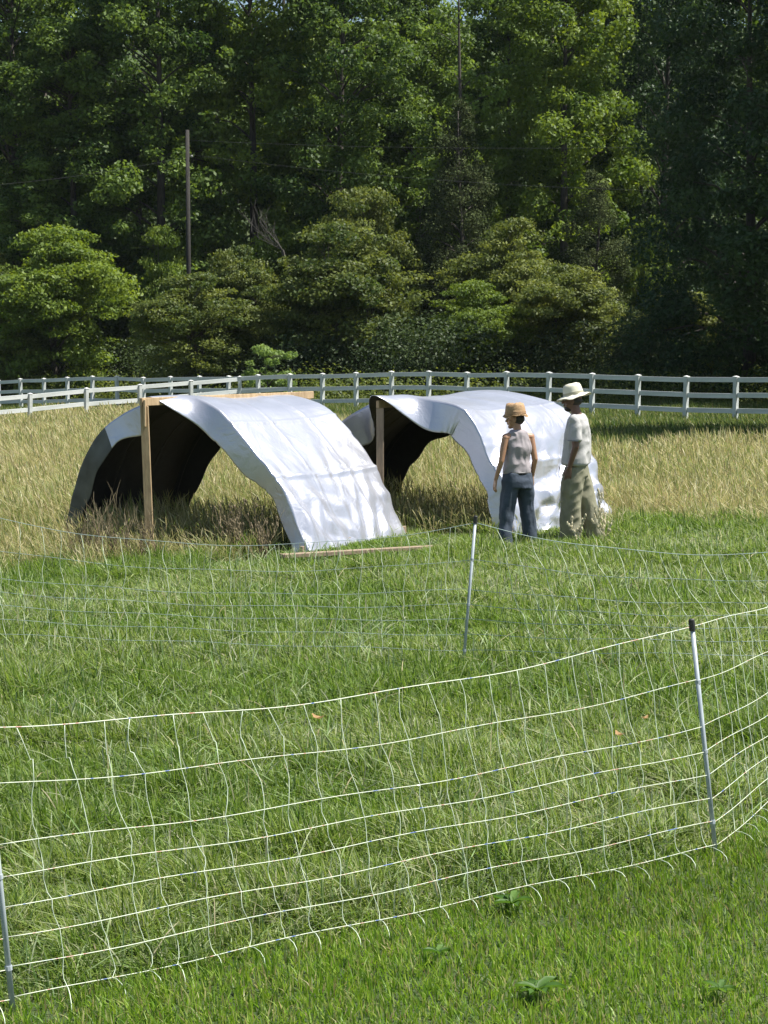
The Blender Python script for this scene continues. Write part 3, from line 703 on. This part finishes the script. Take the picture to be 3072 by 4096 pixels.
def tree_mesh(kind, v):
    key = (kind, v)
    if key in TM: return TM[key]
    r = random.Random(v*31+len(kind)*7); cl = []; mb = MB(); sd = v*13+len(kind)
    if kind == 'tall':          # unit: height 22, crown from about 4 m up
        H = 22
        for _ in range(330):
            z = r.uniform(.14, .99); R = 4.7*math.sin(math.pi*min(1, (z-.02)**.8*.93+.05))**.6*(.82+.3*math.sin(z*17+v)*math.sin(z*7+v*2))
            a = r.uniform(0, 6.283); q = R*math.sqrt(r.uniform(.12, 1.1)); s = r.uniform(.35, .95)
            cl.append((q*math.cos(a), q*math.sin(a), z*H, s*1.15, s*1.15, s*.7, r.random()))
        trunk_mesh(mb, H*.94, .30, [c[:3] for c in cl[::5]]); n, sz = 62000, .20
    elif kind == 'skirt':       # full to the ground
        H = 22
        for _ in range(210):
            z = r.uniform(.03, .98); R = 5.2*(1-z**2.4)**.5
            a = r.uniform(0, 6.283); q = R*math.sqrt(r.uniform(.35, 1)); s = r.uniform(.7, 1.4)
            cl.append((q*math.cos(a), q*math.sin(a), z*H, s*1.1, s*1.1, s*.65, r.random()))
        trunk_mesh(mb, H*.9, .32, [c[:3] for c in cl[::4]]); n, sz = 72000, .20
    elif kind == 'shrub':       # unit: height 7, half width 3.3, level layered sprays
        H = 7
        lobes = [(r.uniform(-2.3, 2.3), r.uniform(-1.5, 1.5), r.uniform(3.0, 5.1), r.uniform(.9, 1.6)) for _ in range(7)]+[(r.uniform(-.7, .7), 0, 5.1, 1.7)]
        for lx, ly, lz, lr in lobes:
            for _ in range(44):
                a = r.uniform(0, 6.283); ph = r.uniform(-.35, 1.45)
                q = lr*math.cos(ph)*r.uniform(.6, 1.3); s = r.uniform(.20, .60)
                cl.append((lx+q*math.cos(a), ly+q*math.sin(a), lz+(lr*.95*math.sin(ph)), s*1.5, s*1.5, s*.52, r.random()))
        for _ in range(70):
            a = r.uniform(0, 6.283); z = r.uniform(.4, 3.4); q = (1.4+1.0*math.sin(z/4.4*3.1))*r.uniform(.4, 1.15); s = r.uniform(.35, .75)
            cl.append((q*math.cos(a), q*math.sin(a), z, s*1.3, s*1.3, s*.55, r.random()*.9))
        for k_ in range(4):
            e = [c[:3] for c in cl[k_*7::28]]; trunk_mesh(mb, 4.6, .09, e, lean=(r.uniform(-.15, .15), r.uniform(-.12, .12)), n=6)
        n, sz = 50000, .15
    elif kind == 'cedar':       # unit: height 9
        H = 9
        for _ in range(150):
            z = r.uniform(.06, 1)**.85; R = 2.2*(1-z)**.75*r.choice((1, .8, .55))+.08; a = r.uniform(0, 6.283); s = (.25+.45*(1-z))*r.uniform(.7, 1.2)
            cl.append((R*math.cos(a), R*math.sin(a), z*H+.25*R, s, s, s*.75, r.random()))
        trunk_mesh(mb, H*.97, .14, [c[:3] for c in cl[::3]]); n, sz = 32000, .085
    elif kind == 'sapling':
        H = 2
        for _ in range(34):
            a = r.uniform(0, 6.283); z = r.uniform(.35, 1.95); q = .95*math.sqrt(r.random())*(1.15-.4*z/2); s = r.uniform(.13, .26)
            cl.append((q*math.cos(a), q*math.sin(a), z, s*1.2, s*1.2, s*.7, r.random()))
        trunk_mesh(mb, 1.6, .03, [c[:3] for c in cl[::2]], n=5); n, sz = 2600, .125
    V, Fq, t = cloud(cl, n, sz, seed=sd, up=.6 if kind == 'shrub' else .45)
    TM[key] = (V, Fq, t, mb); return TM[key]
TO = {}
def tree(kind, v, x, y, H, wx, lm, label, name, bark=M_bark, group=None, rz=None, sink=0):
    V, Fq, t, mb = tree_mesh(kind, v); base = {'tall': (22, 5.0), 'skirt': (22, 5.6), 'shrub': (7, 3.6), 'cedar': (9, 2.3), 'sapling': (2, 1.05)}[kind]
    root = empty(name, (x, y, gzf(x, y)-sink)); root.rotation_euler = (0, 0, random.uniform(0, 6.28) if rz is None else rz)
    key = (kind, v, lm.name, bark.name)
    if key not in TO:
        c = np_mesh('crown', V, [Fq], [lm], tint=t); k = mb.build('trunk', bark, None, True); TO[key] = (c, k); use = (c, k)
    else:
        use = tuple(q.copy() for q in TO[key])
        for q in use: COL.objects.link(q)
    s = (wx/base[1], wx/base[1], H/base[0])
    for q in use: q.parent = root; q.scale = s
    tag(root, label, 'shrub' if 'shrub' in name else 'tree', group)
    return root
def by_px(px, top, Y): x = (px-1536)*Y/F; return x, Y, CAM+(1358-top)*Y/F-gzf(x, Y)

GB = 'tall broadleaf trees of the wood edge'
big = [(-330, -420, 104, 5.4, 0, 'tall', M_leafA, 'tall leafy tree at the far left edge of the wood'),
       (90, -380, 100, 5.8, 1, 'tall', M_leafA, 'tall mid-green tree filling the top left corner'),
       (300, 100, 96, 5.0, 3, 'tall', M_leafA, 'yellow-green sunlit tree left of the utility pole'),
       (640, -400, 96, 5.4, 2, 'tall', M_leafA, 'tall tree rising directly behind the utility pole'),
       (1010, -380, 97, 5.2, 3, 'tall', M_leafB, 'tall bright green tree right of the utility pole'),
       (1360, -330, 95, 5.0, 0, 'tall', M_leafA, 'tall tree with dark lower crown above the widest shrub'),
       (1660, -60, 99, 4.6, 1, 'tall', M_leafA, 'tall slim tree just left of the small gap of sky'),
       (2040, -60, 100, 4.3, 2, 'tall', M_leafA, 'tall tree just right of the small gap of sky'),
       (2260, -260, 92, 4.6, 3, 'tall', M_leafB, 'brightest sunlit green tree above the cedar'),
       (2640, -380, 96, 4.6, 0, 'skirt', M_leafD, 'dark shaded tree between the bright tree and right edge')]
for i, (px, top, Yd, wx, v, kd, lm, lb) in enumerate(big):
    x, y, H = by_px(px, top, Yd); tree(kd, v, x, y, H, wx, lm, lb, 'broadleaf_tree', group=GB)
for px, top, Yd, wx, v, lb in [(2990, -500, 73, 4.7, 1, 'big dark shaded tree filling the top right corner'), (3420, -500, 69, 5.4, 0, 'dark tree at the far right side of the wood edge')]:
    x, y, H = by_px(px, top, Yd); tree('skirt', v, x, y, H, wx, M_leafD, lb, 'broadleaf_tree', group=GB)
# a slim dark-stemmed tree showing its trunk against the light leaves
x, y, H = by_px(1838, -120, 91)
rt = empty('broadleaf_tree', (x, y, gzf(x, y))); tag(rt, 'slim tree whose bare dark trunk shows under the sky gap', 'tree', GB)
m = MB(); ends = [(random.uniform(-2.2, 2.2), random.uniform(-1.6, 1.6), random.uniform(9, H)) for _ in range(26)]; trunk_mesh(m, H, .2, ends); m.build('trunk', M_bark, rt, True)
V, Fq, t = cloud([(e[0], e[1], e[2], .75, .75, .4, random.random()) for e in ends], 4500, .2, seed=77); np_mesh('crown', V, [Fq], [M_leafA], rt, tint=t)
# the wood goes on, out of frame on the right, along the side the sun comes from
for (x, y, H, wx, v, lb) in [(15.2, 46.5, 17, 4.8, 1, 'broad tree beyond the right edge shading the fence'), (14.2, 40.5, 14.5, 4.2, 0, 'broad tree nearest the camera beyond the right edge'), (24, 62, 21, 5.5, 1, 'tall tree at the back beyond the right edge')]:
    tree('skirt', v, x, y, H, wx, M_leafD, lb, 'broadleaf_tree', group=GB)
# cedars
x, y, H = by_px(2370, 700, 86); tree('cedar', 0, x, y, H, 2.7, M_leafE, 'dull grey-green cedar behind the right-hand big shrub', 'cedar_tree', group='cedars')
x, y, H = by_px(1840, 430, 89); tree('cedar', 1, x, y, H, 2.9, M_leafE, 'tall brownish cedar in the middle of the wood edge', 'cedar_tree', group='cedars')
# shrubs
GS = 'rounded shrubs along the wood edge'
shr = [(-120, 960, 93, 4.2, 0, M_leafC, 'rounded shrub cut by the left edge of the picture'),
       (230, 890, 89, 4.7, 1, M_leafB, 'large green layered shrub left of the utility pole'),
       (40, 1240, 89, 2.8, 3, M_leafC, 'low yellow-green shrub in front, far left by the fence'),
       (660, 890, 92.5, 2.2, 2, M_leafB, 'bright green shrub top just behind the utility pole'),
       (800, 1085, 80, 3.5, 3, M_leafC, 'olive-green round shrub in front of the utility pole'),
       (985, 975, 86, 2.9, 0, M_leafC, 'shrub between the pole shrub and the widest shrub'),
       (1385, 880, 81, 4.5, 2, M_leafC, 'widest olive-green shrub in the middle of the edge'),
       (1470, 735, 88, 3.6, 1, M_leafC, 'greyer taller shrub showing over the widest shrub'),
       (2050, 870, 84, 3.7, 3, M_leafC, 'tall dome shrub left of the cedar'),
       (2250, 1050, 80, 3.5, 0, M_leafC, 'spreading shrub behind the hat of the man'),
       (1880, 1110, 79, 2.6, 1, M_leafB, 'green lower shrub left of the dome shrub'),
       (2590, 850, 86, 1.6, 2, M_leafB, 'narrow bright green young shrub right of the cedar'),
       (2700, 1150, 78, 3.0, 1, M_leafC, 'shaded shrub near the right edge above the fence'),
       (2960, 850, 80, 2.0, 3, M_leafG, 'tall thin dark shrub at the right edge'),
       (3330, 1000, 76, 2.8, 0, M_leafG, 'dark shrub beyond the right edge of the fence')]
for (px, top, Yd, wx, v, lm, lb) in shr:
    x, y, H = by_px(px, top, Yd); tree('shrub', v, x, y, H, wx*.86, lm, lb, 'rounded_shrub', group=GS)
x, y, H = by_px(1085, 1385, 73.5); tree('sapling', 0, x, y, H, 1.15, M_leafF, 'small pale green sapling just behind the white fence', 'sapling_tree')
# bare grey branches poking from the widest shrub
m = MB()
for _ in range(5): twig(m, Vector((0, 0, 0)), Vector((random.uniform(-1.4, -.2), 0, random.uniform(.3, .8))).normalized(), random.uniform(1.0, 1.7), .016, 2)
m.tube([(0, 0, 0), (.6, .2, -2.3), (.9, .3, -4.9)], [.06, .09, .12], 6)
q = at(1130, 1000, 82); o = m.build('dead_shrub', M_barklt); o.location = q; tag(o, 'bare grey dead branches sticking up left of the widest shrub', 'dead shrub')

# the wood behind reads as one mass, and the dark undergrowth at its foot
def mass(name, items, lm, label, n, sz, seed):
    r = random.Random(seed); cl = []
    for (x, y, z0, z1, R) in items:
        k = max(6, int((z1-z0)*R*.9))
        for _ in range(k):
            z = r.uniform(z0, z1); a = r.uniform(0, 6.283); f = (z-z0)/(z1-z0); q = R*math.sqrt(r.random())*(1-.5*f**3); s = r.uniform(.7, 1.5)
            cl.append((x+q*math.cos(a), y+q*math.sin(a), gzf(x, y)+z, s*1.2, s*1.2, s*.8, r.random()))
    V, Fq, t = cloud(cl, n, sz, seed=seed); o = np_mesh(name, V, [Fq], [lm], tint=t); tag(o, label, 'woodland', kind='stuff')
items = []
for row, (Yd, st) in enumerate(((105, 4.6), (113, 4.8), (122, 5.2))):
    xx = -46+row*1.7
    while xx < 34:
        if abs(xx-(1890-1536)*Yd/F) > 2.1: items.append((xx, Yd+random.uniform(-2, 2), 1.0, random.uniform(23.5, 28)+row*2.5, 3.6))
        else: items.append((xx, Yd, 1.0, 19.9+row*1.3, 3.4))
        xx += st
mass('background_woodland', items, M_leafA, 'deep green mass of woodland behind the front row of trees', 600000, .27, 5)
tr = MB()
for (x, y, z0, z1, R) in items[::1]:
    tr.tube([(x, y, gzf(x, y)-.3), (x+.3, y, 8), (x, y, z1*.8)], [.24, .18, .06], 6)
tag(tr.build('woodland_trunks', M_bark, None, True), 'dim tree stems inside the woodland behind', 'woodland', kind='stuff')
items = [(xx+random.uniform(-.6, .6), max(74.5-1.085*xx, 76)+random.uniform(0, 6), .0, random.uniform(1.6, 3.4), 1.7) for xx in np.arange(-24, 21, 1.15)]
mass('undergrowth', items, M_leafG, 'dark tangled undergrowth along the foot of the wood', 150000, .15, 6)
items = [(xx+random.uniform(-.5, .5), max(70-1.085*xx, 68)+random.uniform(0, 3.5), -.1, random.uniform(.3, .9), 1.0) for xx in np.arange(-20, 17, .8)]
mass('low_brush', items, M_leafC, 'low weedy brush just behind the white fence', 34000, .12, 8)

# ------------------------------------------------------------------ people
def remeshed(mb, name, m, parent, voxel, smooth_it=4, disp=None):
    me = bpy.data.meshes.new(name); me.from_pydata(mb.v, [], mb.f); me.update()
    o = bpy.data.objects.new(name, me); COL.objects.link(o)
    r = o.modifiers.new('r', 'REMESH'); r.mode = 'VOXEL'; r.voxel_size = voxel; r.use_smooth_shade = True
    s = o.modifiers.new('s', 'SMOOTH'); s.factor = .5; s.iterations = smooth_it
    dg = bpy.context.evaluated_depsgraph_get(); dg.update()
    nm = bpy.data.meshes.new_from_object(o.evaluated_get(dg)); nm.name = name
    o.modifiers.clear(); o.data = nm; bpy.data.meshes.remove(me)
    nm.materials.clear(); nm.materials.append(m)
    if disp:
        n = len(nm.vertices); co = np.empty(n*3, np.float32); nm.vertices.foreach_get('co', co); co = co.reshape(-1, 3)
        no = np.empty(n*3, np.float32); nm.vertices.foreach_get('normal', no); no = no.reshape(-1, 3)
        co += no*disp(co)[:, None]; nm.vertices.foreach_set('co', co.ravel()); nm.update()
    nm.polygons.foreach_set('use_smooth', [True]*len(nm.polygons))
    o.parent = parent; return o
def hand(mb, wrist, down, inward, fwd, sc=1.0):
    """palm, four bent fingers and a thumb; all directions unit vectors in the figure's frame"""
    w_, d, i_, f = Vector(wrist), Vector(down).normalized(), Vector(inward).normalized(), Vector(fwd).normalized()
    for k in (-1.5, -.5, .5, 1.5):
        mb.capsule(w_+f*k*.012*sc, w_+d*.085*sc+f*k*.020*sc, .014*sc, .011*sc, 8)
    for k, l in ((1.5, .066), (.5, .076), (-.5, .071), (-1.5, .056)):
        a = w_+d*.085*sc+f*k*.0215*sc; b = a+(d+i_*.18+f*k*.05).normalized()*l*.5*sc; c = b+(d*.8+i_*.6).normalized()*l*.5*sc
        mb.capsule(a, b, .0088*sc, .0080*sc, 8); mb.capsule(b, c, .0080*sc, .0066*sc, 8)
    a = w_+f*.022*sc+d*.02*sc; b = a+(f*.75+d*.7+i_*.3).normalized()*.042*sc; c = b+(d+i_*.45+f*.1).normalized()*.032*sc
    mb.capsule(a, b, .0125*sc, .0105*sc, 8); mb.capsule(b, c, .0105*sc, .008*sc, 8)
def head(mb, c, yaw, sc=1.0, beard=False):
    M = Matrix.Rotation(yaw, 3, 'Z'); c = Vector(c)
    def P(x, y, z): return c+M@Vector((x, y, z))*sc
    mb.ell(P(0, -.008, .035), (.074*sc, .096*sc, .088*sc), M); mb.ell(P(0, .018, -.03), (.060*sc, .070*sc, .078*sc), M)
    mb.ell(P(0, .058, -.088), (.030*sc, .028*sc, .024*sc), M); mb.capsule(P(0, .082, .02), P(0, .106, -.022), .010*sc, .015*sc, 8)
    mb.ell(P(0, .088, -.052), (.024*sc, .012*sc, .012*sc), M); mb.ell(P(0, .083, .035), (.045*sc, .014*sc, .010*sc), M)
    for s in (-1, 1):
        mb.ell(P(s*.076, -.005, -.005), (.010*sc, .020*sc, .032*sc), M); mb.ell(P(s*.042, .048, -.035), (.022*sc, .026*sc, .03*sc), M)
def hat(parent, c, yaw, tilt, R, rc, hc, m, mband, droop, label, sc=1.0):
    M = Matrix.Rotation(yaw, 3, 'Z')@Matrix.Rotation(tilt, 3, 'X'); b = MB()
    prof = [(.001, hc), (rc*.55, hc), (rc*.84, hc-.012), (rc*.93, hc-.035), (rc*1.0, hc*.4), (rc*1.04, 0), (rc*1.15, -.006), (R*.8, -droop*.5), (R, -droop), (R*1.01, -droop-.004), (R*.8, -droop*.5-.006), (rc*1.02, -.012), (rc*.98, 0), (rc*.93, hc*.4), (rc*.85, hc-.04), (.001, hc-.012)]
    b.lathe(prof, c, 32, M, 1.0, 1.14)
    vv = []
    for p in b.v:       # soft, slightly battered cloth
        q = Vector(p); l = q-Vector(c); a = math.atan2(l.y, l.x); r_ = math.hypot(l.x, l.y); q.z += .012*math.sin(3*a+1)*(r_/R)**2+.006*math.sin(7*a+r_*40); vv.append(tuple(q))
    b.v = vv; o = b.build('sun_hat', m, parent, True); o['label'] = label
    bb = MB(); bb.lathe([(rc*1.062, .004), (rc*1.05, .03)], c, 32, M, 1.0, 1.14)
    bb.lathe([(rc*1.035, .03), (rc*1.035, .004)], c, 32, M, 1.0, 1.14); bb.build('hat_band', mband, o, True)
def folds(amp, seed, zs=1.0):
    def f(co):
        a = smooth_noise(co[:, 0]*1.0+co[:, 1]*.8, co[:, 2]*.45*zs+co[:, 1]*.3, .045, seed)-.5
        b = smooth_noise(co[:, 0]-co[:, 1], co[:, 2]*zs, .12, seed+1)-.5
        return (np.abs(a)*-1.0+.2)*amp+b*amp
    return f
M_skinM = simple('brown_skin', (.12, .062, .040), (.15, .08, .052), .55, 12)
M_skinW = simple('tan_skin', (.33, .175, .10), (.38, .21, .125), .5, 12)
M_eye = simple('eye', (.02, .015, .01), (.5, .5, .48), .2, 200)
M_hair = simple('dark_hair', (.012, .009, .007), (.025, .02, .015), .6, 40)
M_tee = simple('grey_white_cotton', (.42, .41, .40), (.50, .49, .47), .85, 9, bump=.15, transl=.12)
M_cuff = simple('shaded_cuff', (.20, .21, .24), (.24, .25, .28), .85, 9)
M_olive = simple('olive_canvas', (.17, .165, .11), (.25, .24, .16), .9, 7, bump=.2)
M_jean = simple('blue_denim', (.026, .038, .055), (.055, .072, .10), .9, 10, bump=.2)
M_tank = simple('mauve_cotton', (.29, .26, .27), (.40, .36, .37), .85, 8, bump=.15, transl=.12)
M_hatM = simple('khaki_hat_cloth', (.58, .55, .42), (.68, .65, .52), .85, 20)
M_bandM = simple('hat_band_khaki', (.34, .32, .22), (.40, .38, .28), .85, 20)
M_hatW = simple('straw_hat', (.30, .18, .085), (.42, .27, .14), .75, 60, bump=.3)
M_bandW = simple('hat_band_tan', (.30, .18, .09), (.36, .22, .12), .8, 20)
M_boot = simple('boot_leather', (.05, .035, .025), (.09, .07, .05), .6, 15)
M_belt = simple('dark_belt', (.012, .012, .014), (.02, .02, .022), .5, 15)

def eyes(parent, c, yaw, sc):
    M = Matrix.Rotation(yaw, 3, 'Z'); b = MB()
    for s in (-1, 1): b.ell(Vector(c)+M@Vector((s*.031, .080, .006))*sc, (.012*sc, .009*sc, .008*sc), M, 10)
    b.build('eyes', M_eye, parent, True)
# man: looks along his +y
mx_, my_ = FEET[1]; man = empty('person', (mx_, my_, gzf(mx_, my_)), math.radians(72)); tag(man, 'man in khaki bucket hat, pale tee and olive trousers with arms hanging', 'person', 'two people looking at the shelter')
hc_ = (0, .055, 1.635); b = MB()
head(b, hc_, math.radians(8), 1.06)
b.capsule((0, -.005, 1.44), (0, .035, 1.58), .062, .056)
b.loft([(0, 0, .92, .155, .10), (0, 0, 1.02, .150, .098), (0, .0, 1.15, .148, .10), (0, .0, 1.28, .168, .108), (0, -.005, 1.38, .172, .10), (0, -.005, 1.45, .12, .075), (0, -.005, 1.48, .06, .05)])
SH = {}
for s in (-1, 1):
    sh = Vector((s*.185, -.01, 1.415)); el = Vector((s*.225, -.035, 1.12)); wr = Vector((s*.205, .045, .875))
    b.capsule((s*.10, -.005, 1.42), sh, .055, .055); b.capsule(sh, el, .052, .040); b.capsule(el, wr, .040, .026)
    hand(b, wr, (0, .12, -1), (-s, 0, 0), (0, 1, -.1), 1.02)
    b.capsule((s*.09, 0, .92), (s*.10, (.05 if s < 0 else -.08), .50), .082, .055); b.capsule((s*.10, (.05 if s < 0 else -.08), .50), (s*.11, (.05 if s < 0 else -.20), .10), .054, .038)
body = remeshed(b, 'body', M_skinM, man, .0055, 2)
eyes(man, hc_, math.radians(8), 1.06)
b = MB()   # beard and short hair
b.ell(Vector(hc_)+Vector((0, .045, -.088)), (.055, .052, .042)); b.ell(Vector(hc_)+Vector((0, -.035, .0)), (.080, .080, .062)); remeshed(b, 'hair', M_hair, man, .008, 3)
b = MB()
b.loft([(0, .005, .915, .185, .155), (0, .0, 1.0, .178, .148), (0, -.005, 1.12, .172, .140), (0, -.008, 1.25, .180, .135), (0, -.010, 1.36, .188, .125), (0, -.008, 1.43, .165, .100), (0, -.003, 1.475, .085, .070)], 28)
for s in (-1, 1):
    b.capsule((s*.12, -.005, 1.415), (s*.19, -.01, 1.415), .065, .068); b.loft([(s*.222, -.022, 1.195, .070, .082), (s*.215, -.018, 1.26, .068, .080), (s*.200, -.012, 1.36, .066, .078), (s*.18, -.01, 1.44, .045, .055)], 18)
remeshed(b, 'shirt', M_tee, man, .011, 3, folds(.034, 61))
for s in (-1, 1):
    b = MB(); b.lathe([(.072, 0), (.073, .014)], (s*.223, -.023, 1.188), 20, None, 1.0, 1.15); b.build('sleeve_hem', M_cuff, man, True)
b = MB(); b.loft([(0, .0, .78, .165, .13), (0, 0, .86, .172, .135), (0, 0, .97, .165, .128)], 24)
b.loft([(-.095, .05, .06, .095, .115), (-.098, .05, .25, .098, .118), (-.095, .05, .5, .105, .120), (-.09, .02, .72, .11, .125), (-.085, 0, .88, .10, .12)], 20)
b.loft([(.105, -.19, .06, .095, .105), (.105, -.15, .25, .098, .110), (.10, -.085, .5, .105, .115), (.09, -.03, .72, .11, .125), (.085, 0, .88, .10, .12)], 20)
remeshed(b, 'trousers', M_olive, man, .012, 3, folds(.026, 71))
for s, yy in ((-1, .05), (1, -.19)):
    b = MB(); b.ell((s*.10, yy+.06, .045), (.052, .14, .05)); b.ell((s*.10, yy, .09), (.05, .06, .08)); remeshed(b, 'boot', M_boot, man, .012, 2)
hat(man, (0, .045, 1.705), math.radians(8), math.radians(-13), .178, .098, .125, M_hatM, M_bandM, .030, 'pale khaki bucket hat')

wx_, wy_ = FEET[0]; wom = empty('person', (wx_, wy_, gzf(wx_, wy_)), math.radians(24)); tag(wom, 'woman in tan straw hat, mauve sleeveless top and blue jeans seen from behind', 'person', 'two people looking at the shelter')
yw = math.radians(52); hc_ = (-.015, .03, 1.445); b = MB(); head(b, hc_, yw, .97)
b.capsule((0, -.01, 1.27), (-.01, .012, 1.40), .046, .044)
b.loft([(0, 0, .80, .138, .10), (0, 0, .92, .124, .088), (0, .0, 1.02, .122, .085), (0, .0, 1.14, .140, .095), (0, -.005, 1.22, .145, .088), (0, -.005, 1.285, .095, .06), (0, -.005, 1.31, .045, .04)])
for s in (-1, 1):
    sh = Vector((s*.158, -.01, 1.245)); el = Vector((s*.195, -.045, 1.0)) if s > 0 else Vector((s*.215, -.02, .985))
    wr = Vector((s*.20, .03, .79)) if s > 0 else Vector((s*.255, .035, .775))
    b.capsule((s*.08, -.005, 1.26), sh, .044, .045); b.capsule(sh, el, .043, .033); b.capsule(el, wr, .033, .022); hand(b, wr, (s*.1, .1, -1), (-s, 0, 0), (0, 1, 0), .92)
    b.capsule((s*.075, 0, .80), (s*.11, 0, .45), .070, .052); b.capsule((s*.11, 0, .45), (s*.14, -.01, .08), .05, .034)
remeshed(b, 'body', M_skinW, wom, .0055, 2); eyes(wom, hc_, yw, .97)
b = MB(); b.ell(Vector(hc_)+Matrix.Rotation(yw, 3, 'Z')@Vector((0, -.032, .005)), (.074, .076, .072)); remeshed(b, 'hair', M_hair, wom, .008, 3)
b = MB(); b.loft([(0, .0, .845, .155, .125), (0, 0, .93, .150, .118), (0, 0, 1.03, .146, .110), (0, 0, 1.13, .152, .112), (0, -.006, 1.21, .148, .098), (0, -.006, 1.265, .138, .086), (0, -.006, 1.305, .100, .070), (0, -.004, 1.322, .060, .050)], 26)
remeshed(b, 'tank_top', M_tank, wom, .010, 3, folds(.030, 81))
b = MB(); b.loft([(0, 0, .835, .156, .122), (0, 0, .862, .154, .120)], 28, 2.2); b.build('belt', M_belt, wom, True)
b = MB(); b.loft([(0, -.01, .68, .165, .135), (0, -.01, .76, .170, .132), (0, 0, .85, .158, .120)], 24)
for s in (-1, 1): b.loft([(s*.158, -.01, .05, .078, .088), (s*.15, -.01, .2, .076, .086), (s*.125, 0, .42, .080, .090), (s*.098, 0, .62, .090, .110), (s*.08, 0, .76, .085, .115)], 20)
remeshed(b, 'jeans', M_jean, wom, .011, 3, folds(.024, 91))
for s in (-1, 1):
    b = MB(); b.ell((s*.16, .05, .04), (.042, .12, .042)); b.ell((s*.16, -.01, .08), (.042, .05, .07)); remeshed(b, 'boot', M_boot, wom, .012, 2)
hat(wom, (-.018, .022, 1.50), yw, math.radians(-4), .128, .100, .125, M_hatW, M_bandW, .018, 'tan straw hat with short brim')

# ------------------------------------------------------------------ the air
m = MB(); m.box((0, 180, 22), (530, 490, 52)); M_air, nt, out = mat('air'); pv = N(nt, 'ShaderNodeVolumePrincipled')
pv.inputs['Color'].default_value = (.80, .90, 1, 1); pv.inputs['Density'].default_value = .00007; nt.links.new(pv.outputs[0], out.inputs['Volume'])
tag(m.build('haze', M_air), 'faint pale summer haze in the air over the field', 'haze', kind='stuff')
